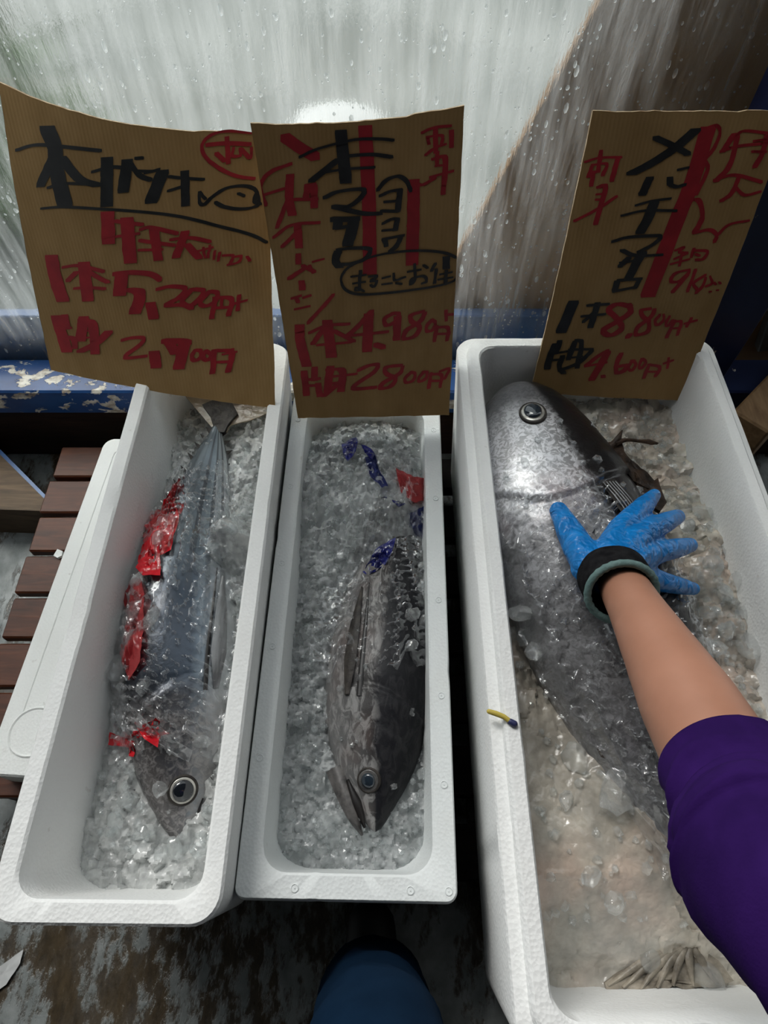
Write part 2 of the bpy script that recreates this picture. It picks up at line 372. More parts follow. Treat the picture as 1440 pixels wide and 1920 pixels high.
class MB:
    def __init__(s): s.v = []; s.f = []
    def add(s, vs, fs):
        o = len(s.v); s.v += [Vector(p) for p in vs]; s.f += [tuple(i + o for i in f) for f in fs]
    def box(s, lo, hi, bev=.003, mtx=None):
        lo, hi = Vector(lo), Vector(hi); vs = []; fs = []
        # chamfered box: 24 vertices
        idx = {}
        for sx in (0, 1):
            for sy in (0, 1):
                for sz in (0, 1):
                    c = Vector((hi.x if sx else lo.x, hi.y if sy else lo.y, hi.z if sz else lo.z))
                    i = Vector((-1 if sx else 1, -1 if sy else 1, -1 if sz else 1)) * bev
                    for ax in range(3):
                        p = c + i; p[ax] = c[ax]
                        idx[(sx, sy, sz, ax)] = len(vs); vs.append(p)
        for ax in range(3):
            a, b = [k for k in range(3) if k != ax]
            for sgn in (0, 1):
                q = []
                for (i, j) in ((0, 0), (1, 0), (1, 1), (0, 1)):
                    k = [0, 0, 0]; k[ax] = sgn; k[a] = i; k[b] = j; q.append(idx[(*k, ax)])
                flip = (sgn == 0) ^ (ax == 1)
                fs.append(tuple(q[::-1]) if flip else tuple(q))
            for i in (0, 1):
                for j in (0, 1):
                    k0 = [0, 0, 0]; k1 = [0, 0, 0]
                    k0[a] = k1[a] = i; k0[b] = k1[b] = j; k1[ax] = 1
                    fs.append((idx[(*k0, a)], idx[(*k1, a)], idx[(*k1, b)], idx[(*k0, b)]))
        for sx in (0, 1):
            for sy in (0, 1):
                for sz in (0, 1): fs.append(tuple(idx[(sx, sy, sz, ax)] for ax in range(3)))
        if mtx is not None: vs = [mtx @ p for p in vs]
        s.add(vs, fs); return s
    def tube(s, pts, rad, n=14, caps=True, flat=None, up=None):
        pts = [Vector(p) for p in pts]; N = len(pts)
        rad = rad if hasattr(rad, '__len__') else [rad] * N
        T = [(pts[min(i + 1, N - 1)] - pts[max(i - 1, 0)]).normalized() for i in range(N)]
        u = Vector(up) if up else (Vector((0, 0, 1)) if abs(T[0].z) < .9 else Vector((1, 0, 0)))
        rings = []; ps = []; rs = []; ts = []
        def ring(p, r, t): ps.append(p); rs.append(r); ts.append(t)
        if caps:
            for a in (80, 50, 22): ring(pts[0] - T[0] * rad[0] * math.sin(math.radians(a)), rad[0] * math.cos(math.radians(a)), T[0])
        for i in range(N): ring(pts[i], rad[i], T[i])
        if caps:
            for a in (22, 50, 80): ring(pts[-1] + T[-1] * rad[-1] * math.sin(math.radians(a)), rad[-1] * math.cos(math.radians(a)), T[-1])
        vs = []; fs = []
        for p, r, t in zip(ps, rs, ts):
            b = t.cross(u).normalized(); u = b.cross(t).normalized()
            for k in range(n):
                a = 2 * math.pi * k / n
                vs.append(p + b * math.cos(a) * r + u * math.sin(a) * r * (flat or 1.0))
        for i in range(len(ps) - 1):
            for k in range(n):
                k2 = (k + 1) % n
                fs.append((i * n + k, i * n + k2, (i + 1) * n + k2, (i + 1) * n + k))
        if caps:
            fs.append(tuple(range(n))[::-1]); fs.append(tuple(range((len(ps) - 1) * n, len(ps) * n)))
        s.add(vs, fs); return s
    def build(s, name, mat, parent=None, smooth=False, sharp=None, attrs=None):
        return mesh_obj(name, s.v, s.f, mat, parent, smooth, sharp, attrs)

def grid_faces(nu, nv, off=0, wrap=False):
    fs = []
    for i in range(nu - 1):
        for j in range(nv if wrap else nv - 1):
            j2 = (j + 1) % nv
            fs.append((off + i * nv + j, off + (i + 1) * nv + j, off + (i + 1) * nv + j2, off + i * nv + j2))
    return fs
def lerp_path(pts, n):
    pts = np.array([tuple(p) for p in pts], float)
    t = np.linspace(0, 1, len(pts)); tt = np.linspace(0, 1, n)
    out = np.stack([np.interp(tt, t, pts[:, k]) for k in range(pts.shape[1])], 1)
    for _ in range(max(1, n // 14)):
        out[1:-1] = .25 * out[:-2] + .5 * out[1:-1] + .25 * out[2:]
    return out
def catmull(pts, per=6):
    P = [np.array(p, float) for p in pts]
    if len(P) < 3: return P
    P = [2 * P[0] - P[1]] + P + [2 * P[-1] - P[-2]]; out = []
    for i in range(1, len(P) - 2):
        for k in range(per):
            t = k / per
            out.append(.5 * ((2 * P[i]) + (-P[i - 1] + P[i + 1]) * t + (2 * P[i - 1] - 5 * P[i] + 4 * P[i + 1] - P[i + 2]) * t * t
                             + (-P[i - 1] + 3 * P[i] - 3 * P[i + 1] + P[i + 2]) * t ** 3))
    return out + [P[-2]]

# ================================================================== THE SETTING
def sheet(name, x0, x1, y0, y1, z, mat, flip=False):
    f = [(0, 1, 2, 3)] if not flip else [(3, 2, 1, 0)]
    return tag(mesh_obj(name, [(x0, y0, z), (x1, y0, z), (x1, y1, z), (x0, y1, z)], f, mat), kind='structure')
sheet('floor', -3, 3, -2.6, 1.02, 0, M['floor'])
sheet('ground', -9, 9, 1.02, 14, -.02, M['yard'])
tag(MB().box((-2.2, -2.6, 2.35), (3.0, .45, 2.42)).build('shade_roof', M['roof']), kind='structure')  # unseen roof, its reach set to shade the signs and near floor
tag(MB().box((-3, -2.7, 0), (3.0, -2.6, 2.42)).build('shade_wall_back', M['wallm']), kind='structure')  # unseen wall put up so light arrives from the far side
tag(MB().box((-2.2, -2.6, 0), (-2.1, .1, 2.35)).build('shade_wall_left', M['wallm']), kind='structure')  # unseen wall added to cut the light on signs and near floor
tag(MB().box((1.7, -2.6, 0), (1.8, .9, 2.42)).build('shade_wall_right', M['wallm']), kind='structure')  # unseen wall put up to block light from the right

# window: fogged wet pane on a blue-painted sill
win = tag(mesh_obj('window_1', [(-1.6, 1.0, .24), (.62, 1.0, .24), (.62, 1.0, 1.32), (-1.6, 1.0, 1.32)], [(0, 1, 2, 3)], M['pane']), 'fogged pane covered in rain drops behind the signs', kind='structure')
mb = MB()
for i in range(4200):
    x = random.uniform(-1.15, .60); z = random.uniform(.27, 1.12)
    if i % 5 == 0: r = random.uniform(.0020, .0038); el = random.uniform(1.1, 2.4)
    else: r = random.uniform(.0009, .0022); el = random.uniform(.9, 1.5)
    n = 7; y = 1.0 - .0003
    lean = random.uniform(-.1, .1)
    vs = [(x + r * math.cos(2 * math.pi * k / n) , y, z + r * el * math.sin(2 * math.pi * k / n)) for k in range(n)]
    vs += [(x + .6 * r * math.cos(2 * math.pi * k / n), y - r * .5, z - r * .15 + .6 * r * el * math.sin(2 * math.pi * k / n)) for k in range(n)]
    vs.append((x, y - r * .7, z - r * .2))
    fs = [(k, (k + 1) % n, n + (k + 1) % n, n + k) for k in range(n)] + [(n + k, n + (k + 1) % n, 2 * n) for k in range(n)]
    mb.add(vs, fs)
tag(mb.build('rain_drops', M['drop'], win, True), kind='stuff')
tag(MB().box((.536, .905, .18), (1.2, .999, .25), .004).build('trim_6', M['blue_dark']), 'dark navy end of the sill right of the post', kind='structure')
sill = tag(MB().box((-1.7, .905, .18), (.534, .999, .25), .004).build('trim_1', M['blue']), 'blue sill with flaking paint showing white below the pane', kind='structure')
tag(MB().box((-1.7, .93, 0), (.95, .998, .178), .003).build('trim_2', M['darkwood']), 'dark brown board below the blue sill', kind='structure')
tag(MB().box((.534, .93, .251), (.706, .998, 1.9), .004).build('trim_3', M['blue_dark']), 'dark blue flaking post right of the pane', kind='structure')
tag(MB().box((-1.7, 1.03, .0), (.62, 1.06, .345), .003).build('trim_4', M['blue_plank']), 'blue board seen blurred behind the pane foot', kind='structure')
tag(MB().box((-1.7, .97, 1.32), (.75, 1.03, 1.38), .003).build('trim_5', M['blue_dark']), kind='structure')
# outside, seen blurred through the pane
bp = [(-.04, -.02), (1.1, -.02), (1.1, 1.5), (.55, 1.5)]
tag(mesh_obj('plywood_board', [(x, 1.09, z) for x, z in bp] + [(x, 1.11, z) for x, z in bp], [(0, 1, 2, 3), (7, 6, 5, 4), (0, 4, 5, 1), (1, 5, 6, 2), (2, 6, 7, 3), (3, 7, 4, 0)], M['brown_board']),
    'brown plywood board with a slanting edge standing behind the wet pane at right', 'board')
prof = [(0, .612), (.05, .612), (.09, .600), (.112, .57), (.118, .53), (.118, .3), (.125, .0), (.0, .0)]
n = 28; vs = []
for r, z in prof: vs += [(-.09 + r * math.cos(2 * math.pi * k / n), 1.36 + r * math.sin(2 * math.pi * k / n), z - .02) for k in range(n)]
tag(mesh_obj('plastic_tub', vs, grid_faces(len(prof), n, wrap=True), M['white_plastic'], None, True, 40), 'white round tub standing outside behind the pane', 'tub')
bush = thing('shrub', (-1.25, 2.1, -.02), 'green shrub seen blurred through the pane at left', 'shrub')
mb = MB()
for i in range(420):
    a = random.uniform(0, 6.28); r = .42 * math.sqrt(random.random()); h = random.uniform(.05, .45)
    c = Vector((-1.25 + r * math.cos(a), 2.1 + r * math.sin(a), h)); e = Euler((random.uniform(-.8, .8), random.uniform(-.8, .8), random.uniform(0, 6))).to_matrix()
    l, w = random.uniform(.05, .09), random.uniform(.018, .03)
    mb.add([c + e @ Vector(p) for p in ((-l, 0, 0), (0, -w, .008), (l, 0, -.01), (0, w, .008))], [(0, 1, 2, 3)])
tag(mb.build('foliage', M['leaf'], bush), kind='stuff')
mb = MB()
for i in range(7):
    a = i * .9; mb.tube([(-1.25, 2.1, -.02), (-1.25 + .15 * math.cos(a), 2.1 + .15 * math.sin(a), .3), (-1.25 + .3 * math.cos(a), 2.1 + .3 * math.sin(a), .55)], [.014, .009, .004], 6)
mb.build('stem', M['post_wood'], bush, True)

# slatted wooden pallet under the boxes
pal = thing('wooden_pallet', (-.05, .45, 0), 'red-brown slatted wooden pallet under the foam boxes', 'pallet')
ys = [.862 - .0905 * i for i in range(8)]
for i, y in enumerate(ys):
    x0 = (-.712 if i < 8 else -.40) + random.uniform(-.004, .004)
    MB().box((x0, y - .080, .098), (-.19, y, .12), .003).build('slat', M['slat'], pal)
pal2 = thing('gap_shade_pallet', (.25, .4, 0), 'added pallet under the middle and right foam boxes, black as the shade there', 'pallet')  # added support, coloured black so the gap between the boxes stays dark
for i in range(7): MB().box((-.185, .03 + i * .12, .09), (.60, .11 + i * .12, .12), .003).build('slat', M['gap_shade_wood'], pal2)
for x in (-.15, .2, .56): MB().box((x - .03, .03, 0), (x + .03, .83, .0895), .003).build('runner', M['gap_shade_wood'], pal2)
for x in (-.60, -.28):
    MB().box((x - .03, .15, 0.0), (x + .03, .86, .0975), .003).build('runner', M['darkwood'], pal)

# timber post end lying at the left edge
tb = thing('timber_block', tuple(at(20, 905, 0)), 'rough timber block with a blue painted edge at the left edge', 'timber')
poly = [at(u, v, .10) for u, v in ((-90, 798), (0, 852), (84, 936), (80, 958), (-90, 952))]
k = len(poly); vs = poly + [Vector((p.x, p.y, 0)) for p in poly]
mesh_obj('beam', vs, [tuple(range(k))] + [(i, k + i, k + (i + 1) % k, (i + 1) % k) for i in range(k)] + [tuple(range(k, 2 * k))[::-1]], M['post_wood'], tb)
e = [at(u, v, .1005) for u, v in ((-90, 798), (0, 852), (84, 936), (90, 933), (2, 844), (-90, 788))]
vs = e + [p - Vector((0, 0, .05)) for p in e]
mesh_obj('painted_edge', vs, [tuple(range(6))] + [(i, 6 + i, 6 + (i + 1) % 6, (i + 1) % 6) for i in range(6)], M['blue_plank'], tb)
# timber and metal at the right edge
p0, p1 = at(1375, 770, .30), at(1500, 640, .30)
d = (p1 - p0); L = d.length; ang = math.atan2(d.y, d.x)
mt = Matrix.Translation(p0) @ Matrix.Rotation(ang, 4, 'Z')
tag(MB().box((0, -.075, -.18), (L + .3, 0, 0), .004, mt).build('timber_plank', M['stick_wood']), 'bare timber plank on edge at right beside the largest box', 'plank')
mt = Matrix.Translation(at(1415, 650, .20)) @ Matrix.Rotation(math.radians(-14), 4, 'Y')
tag(MB().box((.0, -.02, 0), (.35, .02, .55), .003, mt).build('sheet_metal_panel', M['grey_metal']), 'grey sheet metal panel leaning right of the blue post', 'panel')
mt = Matrix.Translation((.64, .45, 0))
tag(MB().box((0, -.5, 0), (.10, .30, .10), .004, mt).build('timber_beam', M['slat']), 'reddish timber beam on the floor right of the largest box', 'beam')

# ================================================================== FOAM BOXES
def rrect(x0, x1, y0, y1, r, z, n=7):
    out = []
    for cx, cy, a0 in ((x1 - r, y1 - r, 0), (x0 + r, y1 - r, 90), (x0 + r, y0 + r, 180), (x1 - r, y0 + r, 270)):
        for k in range(n + 1):
            a = math.radians(a0 + 90 * k / n); out.append(Vector((cx + r * math.cos(a), cy + r * math.sin(a), z)))
    return out
def foam_box(name, label, x0, x1, y0, y1, zb, zt, rot, rings, mat, wall):
    """rings: (inset, height below the top, corner radius) from outer foot over the rim into the cavity"""
    c = Vector(((x0 + x1) / 2, (y0 + y1) / 2, 0)); R = Matrix.Translation(c) @ Matrix.Rotation(rot, 4, 'Z') @ Matrix.Translation(-c)
    root = thing(name, (c.x, c.y, zb), label, 'foam box', None)
    vs = []; N = 0
    for ins, dz, r in rings:
        # long straight edges are split so dents can live on them
        rr = rrect(x0 + ins, x1 - ins, y0 + ins, y1 - ins, r, zt - dz)
        full = []
        for i, p in enumerate(rr):
            q = rr[(i + 1) % len(rr)]; full.append(p)
            if (i + 1) % 8 == 0:
                for k in range(1, 40): full.append(p.lerp(q, k / 40))
        N = len(full); vs += full
    A = np.array([tuple(p) for p in vs])
    ins_arr = np.repeat([r[0] for r in rings], N)
    jit = (fbm(A[:, 0] * 60 + 3, A[:, 1] * 60 + A[:, 2] * 40, 11, 3) - .5)
    dent = np.clip(vnoise(A[:, 0] * 33 + A[:, 2] * 21, A[:, 1] * 33, 5) - .80, 0, 1) * 5
    cx, cy = c.x, c.y
    dirx = A[:, 0] - cx; diry = A[:, 1] - cy
    A[:, 2] += jit * .0016 - dent * .0022 * (A[:, 2] > zt - .03)
    A[:, 0] -= np.sign(dirx) * dent * .0016; A[:, 1] -= np.sign(diry) * dent * .0016
    vs = [R @ Vector(p) for p in A]
    fs = grid_faces(len(rings), N, wrap=True)
    fs = [f[::-1] for f in fs]
    fs.append(tuple(range(N)))                                   # foot
    fs.append(tuple(range((len(rings) - 1) * N, len(rings) * N))[::-1])   # cavity floor
    mesh_obj('shell', vs, fs, mat, root, True, 38)
    return root, R
H1, H2, H3 = .40, .32, .47
b1x = (-.447, -.179); b1y = (-.022, .893)
box1, R1 = foam_box('foam_box', 'white foam box at left holding the striped silver bonito', *b1x, *b1y, .121, H1, math.radians(-.55),
    [(.020, H1 - .121, .035), (.017, H1 - .127, .035), (.001, .004, .034), (.004, 0, .031), (.023, 0, .030), (.0265, .003, .030), (.030, .045, .035), (.046, .20, .06), (.058, .225, .05)], M['foam'], .026)
b2x = (-.182, .100); b2y = (.002, .835)
box2, R2 = foam_box('foam_box', 'low narrow wet foam box in the middle holding the black-backed young tuna', *b2x, *b2y, .121, H2, math.radians(-1.0),
    [(.010, H2 - .121, .02), (.008, H2 - .126, .02), (.000, .012, .015), (.002, .001, .013), (.003, 0, .012), (.028, 0, .034), (.031, .0025, .034), (.034, .04, .036), (.043, .135, .05), (.055, .155, .05)], M['foam2'], .03)
b3x = (.124, .572); b3y = (-.135, .846)
box3, R3 = foam_box('foam_box', 'large deep foam box at right holding the big tuna under the gloved hand', *b3x, *b3y, .121, H3, math.radians(.15),
    [(.024, H3 - .121, .035), (.020, H3 - .127, .035), (.002, .018, .034), (.004, .014, .033), (.0175, .0125, .032), (.0190, .003, .032), (.022, 0, .031), (.036, 0, .028), (.0385, .003, .028), (.042, .06, .032), (.056, .25, .05), (.07, .28, .05)], M['foam'], .035)
# moulding marks on the rim of the middle box
stud_me = None
def stud(p, root, R):
    global stud_me
    if stud_me is None:
        pr = [(.0052, -.001), (.0052, .0008), (.0042, .0012), (.0036, .0002), (.0012, .0002), (.0008, .0012), (0, .0012)]; n = 12; v = []
        for r, z in pr: v += [(r * math.cos(6.2832 * k / n), r * math.sin(6.2832 * k / n), z) for k in range(n)]
        o = mesh_obj('moulding_mark', v, grid_faces(len(pr), n, wrap=True), M['foam2'], None, True, 40); stud_me = o.data
    else:
        o = bpy.data.objects.new('moulding_mark', stud_me); COL.objects.link(o)
    o.location = R @ Vector(p); attach(o, root)
for y in (.77, .62, .47, .33, .17): stud((b2x[0] + .015, y, H2), box2, R2)
for y in (.75, .60, .41, .26, .14): stud((b2x[1] - .014, y, H2), box2, R2)
for x in (-.105, .04, .088): stud((x, .016, H2), box2, R2)

# loose lid on the pallet at the left of the first box
zl = .185
la, lb, lc = at(197, 821, zl), at(-30, 1430, zl), at(260, 821, zl)
lx0 = -.628; lx1 = -.476; ly0 = at(20, 1452, zl).y; ly1 = at(215, 819, zl).y
lid = thing('foam_slab', ((lx0 + lx1) / 2, (ly0 + ly1) / 2, .121), 'bright white foam lid lying left of the bonito box', 'lid')
Rl = Matrix.Translation((lx0, ly0, 0)) @ Matrix.Rotation(math.radians(-3.6), 4, 'Z') @ Matrix.Translation((-lx0, -ly0, 0))
lr = [(.004, .063, .02), (.0, .060, .024), (.0, .004, .024), (.003, 0, .022), (.030, 0, .014), (.0312, .0018, .014), (.033, .0018, .013), (.0342, 0, .012), (.060, 0, .01)]
vs = []
for ins, dz, r in lr: vs += [Rl @ p for p in rrect(lx0 + ins, lx1 - ins, ly0 + ins, ly1 - ins, r, zl - dz)]
N = 32; fs = [f[::-1] for f in grid_faces(len(lr), N, wrap=True)] + [tuple(range(N)), tuple(range((len(lr) - 1) * N, len(lr) * N))[::-1]]
mesh_obj('lid_slab', vs, fs, M['foam_lid'], lid, True, 35)
cc = at(62, 1372, zl + .001); n = 40; pr = [(.040, -.002), (.0395, .0015), (.038, .0025), (.0362, .0015), (.0355, .0006), (.0, .0004)]
vs = []
for r, z in pr: vs += [(cc.x + r * math.cos(6.2832 * k / n), cc.y + r * math.sin(6.2832 * k / n), zl + z) for k in range(n)]
mesh_obj('round_emboss', vs, grid_faces(len(pr), n, wrap=True), M['foam_lid'], lid, True, 40)

# ================================================================== FISH
PROF = [(0, .0), (.008, .10), (.025, .20), (.05, .33), (.1, .53), (.15, .69), (.2, .81), (.27, .92), (.35, .99), (.42, 1.0), (.5, .965), (.6, .84), (.7, .645), (.78, .46), (.85, .29), (.91, .155), (.95, .095), (.98, .085), (1.0, .10)]
class Fish:
    """lofted body: spine runs nose to tail; 'dorsal' points to the back, the flank faces up"""
    def __init__(s, pts, depth, thick, roll, prof=PROF, gill=.27, N=150, Mm=88, side=1):
        s.P = lerp_path(pts, 60); s.N, s.M = N, Mm
        s.depth, s.thick, s.roll, s.prof, s.gill, s.side = depth, thick, roll, np.array(prof), gill, side
    def frame(s, S):
        tt = np.linspace(0, 1, len(s.P))
        f = lambda q: np.stack([np.interp(q, tt, s.P[:, k]) for k in range(3)], -1)
        c = f(S); T = f(np.clip(S + .02, 0, 1)) - f(np.clip(S - .02, 0, 1)); T /= np.linalg.norm(T, axis=-1, keepdims=True)
        Z = np.array([0, 0, 1.0]); B = np.cross(T, Z) * s.side; B /= np.linalg.norm(B, axis=-1, keepdims=True)
        U = np.cross(B, T) * s.side; U *= np.sign(U[..., 2:3])
        cr, sr = math.cos(s.roll), math.sin(s.roll)
        return c, T, B * cr + U * sr, U * cr - B * sr      # centre, tangent, dorsal, flank-up
    def surf(s, S, ph):
        S = np.asarray(S, float); ph = np.asarray(ph, float)
        c, T, Dv, U = s.frame(S)
        k = np.interp(S, s.prof[:, 0], s.prof[:, 1])
        e = .92
        cs, sn = np.cos(ph), np.sin(ph)
        cs2 = np.sign(cs) * np.abs(cs) ** e; sn2 = np.sign(sn) * np.abs(sn) ** e
        kb = k * (1 - .10 * np.clip((S - .8) / .2, 0, 1))
        g = s.gill + .035 * (1 - cs * cs) - .03 * np.clip(cs, 0, 1) - .06 * np.clip(-cs - .3, 0, 1)
        x = (S - g) / .02
        step = np.where(x < 0, np.exp(x * .6), 0) * .035 - np.exp(-(np.clip(x, 0, 9)) * 1.2) * (x >= 0) * .05
        pre = -np.exp(-((S - g + .075) / .006) ** 2) * .014 * (np.abs(cs) < .85)
        lump = (fbm(S * 30, ph * 4, 3, 3) - .5) * .015
        q = 1 + (step + pre) * (np.abs(cs) < .97) + lump
        return c + Dv * (cs2 * k * s.depth / 2 * q)[..., None] + U * (sn2 * kb * s.thick / 2 * q)[..., None]
    def body(s, mat, root, name='body'):
        S = np.linspace(0, 1, s.N) ** 1.12; ph = np.arange(s.M) / s.M * 2 * math.pi
        SS, PP = np.meshgrid(S, ph, indexing='ij')
        V = s.surf(SS, PP).reshape(-1, 3)
        fs = grid_faces(s.N, s.M, wrap=True)
        fs.append(tuple(range((s.N - 1) * s.M, s.N * s.M)))
        s.V = V
        return mesh_obj(name, V, fs, mat, root, True, None, {'s': SS.ravel(), 'd': np.cos(PP).ravel()})
    def normal(s, S, ph):
        p = s.surf(S, ph); a = s.surf(S + .004, ph) - p; b = s.surf(S, ph + .02) - p
        n = np.cross(a, b); n /= np.linalg.norm(n)
        c = s.frame(np.array(S))[0]
        return n if np.dot(n, p - c) > 0 else -n
    def find(s, u, v):
        SS, PP = np.meshgrid(np.linspace(.02, .98, 160), np.radians(np.linspace(5, 175, 120)), indexing='ij')
        p = s.surf(SS, PP); y = p[..., 1] * SN + (p[..., 2] - CAM_H) * CS; w = p[..., 1] * CS - (p[..., 2] - CAM_H) * SN
        d = (720 + F_PX * p[..., 0] / w - u) ** 2 + (960 - F_PX * y / w - v) ** 2
        k = np.unravel_index(np.argmin(d), d.shape); return float(SS[k]), float(PP[k])
    def eye(s, S, ph, r, root, iris, pup, pr=.62, flat=.45, squash=1.0):
        p = Vector(s.surf(np.array(S), np.array(ph))); nv = Vector(s.normal(S, ph))
        T = Vector(s.frame(np.array(S))[1]); T = (T - nv * T.dot(nv)).normalized(); B = nv.cross(T)
        def disc(profile, name, mat, par, n=32):
            vs = []
            for rr, h in profile:
                vs += [p + T * (rr * math.cos(6.28318 * k / n)) + B * (rr * squash * math.sin(6.28318 * k / n)) + nv * h for k in range(n)]
            return mesh_obj(name, vs, grid_faces(len(profile), n, wrap=True), mat, par, True, 60)
        e = disc([(r * 1.12, -r * .3), (r * 1.06, r * .10), (r * 1.0, r * .15), (r * .9, r * .16), (r * .5, r * .2), (0, r * .2)], 'eye', iris, root)
        disc([(r * pr, r * .20), (r * pr * .98, r * .30), (r * pr * .7, r * .40), (r * pr * .35, r * .45), (0, r * .46)], 'pupil', pup, e)
        disc([(r * 1.30, -r * .3), (r * 1.24, r * .06), (r * 1.16, r * .14), (r * 1.08, r * .14), (r * 1.02, r * .04)], 'eyelid', M['fin_dark'], e)
        return e

def raised_patch(outline, zf, thick, name, mat, root, levels=6, wob=.002, seed=3, fr=90):
    """thin sheet from an outline of (x, y); zf(x, y) gives its height, two faces and an edge"""
    o = np.array([(p[0], p[1]) for p in outline], float); c = o.mean(0)
    dens = []
    for i in range(len(o)):
        a, b = o[i], o[(i + 1) % len(o)]
        k = max(1, int(np.linalg.norm(b - a) / .006)); dens += [a + (b - a) * t / k for t in range(k)]
    o = np.array(dens); n = len(o); rows = []
    for lv in range(levels): rows.append(c + (o - c) * (1 - lv / levels))
    XY = np.concatenate(rows + [c[None]])
    z = zf(XY[:, 0], XY[:, 1]) + (fbm(XY[:, 0] * fr, XY[:, 1] * fr, seed, 2) - .5) * 2 * wob
    top = np.column_stack([XY, z + thick / 2]); bot = np.column_stack([XY, z - thick / 2])
    fs = grid_faces(levels, n, wrap=True) + [((levels - 1) * n + k, levels * n, (levels - 1) * n + (k + 1) % n) for k in range(n)]
    m = len(top); fs2 = [tuple(i + m for i in f[::-1]) for f in fs]
    edge = [(k, (k + 1) % n, m + (k + 1) % n, m + k) for k in range(n)]
    return mesh_obj(name, np.concatenate([top, bot]), fs + fs2 + edge, mat, root, True, 50)
def px_out(pts, z): return [at(u, v, z) for u, v in pts]
def blade(pts3, w, name, mat, root, th=.0025, up=(0, 0, 1)):
    """tapered fin blade along a path, widths per point"""
    P = [Vector(p) for p in catmull([tuple(p) for p in pts3], 5)]; N = len(P); W = np.interp(np.linspace(0, 1, N), np.linspace(0, 1, len(w)), w)
    vs = []; U = Vector(up)
    for i, p in enumerate(P):
        t = (P[min(i + 1, N - 1)] - P[max(i - 1, 0)]).normalized(); b = t.cross(U).normalized(); n_ = b.cross(t)
        for k, h in ((-1, 0), (-.5, .7), (0, 1), (.5, .7), (1, 0), (.0, -1)): vs.append(p + b * (k * W[i]) + n_ * (h * th))
    fs = grid_faces(N, 6, wrap=True) + [tuple(range(6))[::-1], tuple(range((N - 1) * 6, N * 6))]
    return mesh_obj(name, vs, fs, mat, root, True, 60)

# ---- bonito (left box): head near, tail far, back towards the left
fish1 = thing('bonito', tuple(at(335, 1200, .20)), 'silver striped bonito with dark blue back in the left foam box', 'fish')
F1 = Fish([at(343, 1588, .262), at(338, 1430, .272), at(342, 1250, .276), at(352, 1100, .276), at(372, 980, .276), at(398, 850, .282), at(412, 778, .292)],
          .176, .125, math.radians(20), gill=.255, side=1)
_c, _t, _d, _u = F1.frame(np.array(.4))
if _d[0] > 0: F1.side = -1
F1.body(M['bonito'], fish1)
F1.eye(*F1.find(343, 1480), .0165, fish1, M['iris'], M['pupil'], .86)
# tail fin, pale and spread over the far ice
def tailfin(center, tips, notch, th, name, mat, root, zf, fr=60):
    out = [tips[0], center[0], center[1], tips[1], notch]
    return None
zt1 = lambda x, y: .292 + 0 * x + (y - .8) * .15
raised_patch(px_out([(398, 800), (372, 772), (342, 738), (345, 722), (400, 738), (450, 742), (492, 748), (508, 772), (470, 786), (432, 794), (424, 806)], .295), zt1, .0025, 'tail_fin', M['fin_pale'], fish1, wob=.0015, fr=120)
raised_patch(px_out([(402, 806), (394, 780), (380, 762), (405, 752), (436, 758), (446, 776), (426, 796), (420, 808)], .298), lambda x, y: zt1(x, y) + .004, .007, 'tail_base', M['fin_dark'], fish1, wob=.002)
for i in range(8):                                         # finlets along both edges of the tail stalk
    S = .66 + i * .036
    for ph, sg in ((0.12, 1), (math.pi - .12, -1)):
        p = Vector(F1.surf(np.array(S), np.array(ph))); c, T, Dv, U = [Vector(q) for q in F1.frame(np.array(S))]
        l = .018 - i * .0009; q = Dv * sg
        a, b, e = p - q * .003 - T * .004, p - q * .003 + T * .008, p + q * .008 + T * l
        mesh_obj('finlet', [a + U * .002, b + U * .002, e + U * .001, a - U * .002, b - U * .002, e - U * .001], [(0, 1, 2), (5, 4, 3), (0, 3, 4, 1), (1, 4, 5, 2), (2, 5, 3, 0)], M['fin_dark'], fish1)
def on(F, S, deg, lift=.003): return Vector(F.surf(np.array(S), np.array(math.radians(deg)))) + Vector(F.normal(S, math.radians(deg))) * lift
blade([on(F1, .275, 122, .002), on(F1, .34, 120, .004), on(F1, .42, 121, .004), on(F1, .50, 123, .002)], [.004, .013, .010, .002], 'pectoral_fin', M['fin_grey'], fish1, up=tuple(F1.normal(.38, math.radians(120))))
blade([on(F1, .27, 108, .0005), on(F1, .35, 109, .001), on(F1, .45, 113, .001), on(F1, .52, 116, .001)], [.0035, .003, .002, .001], 'fin_groove', M['mouth'], fish1, .0012, up=tuple(F1.normal(.38, math.radians(110))))
blade([on(F1, .012, 128, .001), on(F1, .05, 125, .001), on(F1, .085, 128, .0006)], [.0016, .0024, .0012], 'mouth_line', M['mouth'], fish1, .001, up=tuple(F1.normal(.05, math.radians(120))))

# ---- young tuna (middle box): head near, black back towards the right
fish2 = thing('young_tuna', tuple(at(705, 1280, .18)), 'black-backed young tuna with open mouth in the middle box', 'fish')
P2 = [(0, .0), (.008, .09), (.025, .17), (.05, .27), (.1, .46), (.15, .63), (.2, .77), (.27, .91), (.35, .99), (.42, 1.0), (.5, .965), (.6, .84), (.7, .645), (.78, .46), (.85, .29), (.91, .155), (.95, .095), (.98, .085), (1.0, .10)]
F2 = Fish([at(704, 1560, .248), at(704, 1440, .240), at(706, 1300, .232), at(722, 1150, .230), at(738, 1020, .226), at(752, 900, .222), at(760, 815, .222)],
          .178, .140, math.radians(16), prof=P2, gill=.285, side=1)
_c, _t, _d, _u = F2.frame(np.array(.4))
if _d[0] < 0: F2.side = -1
F2.body(M['yokowa'], fish2)
F2.eye(*F2.find(691, 1464), .0140, fish2, M['iris_dark'], M['lens'], .72)
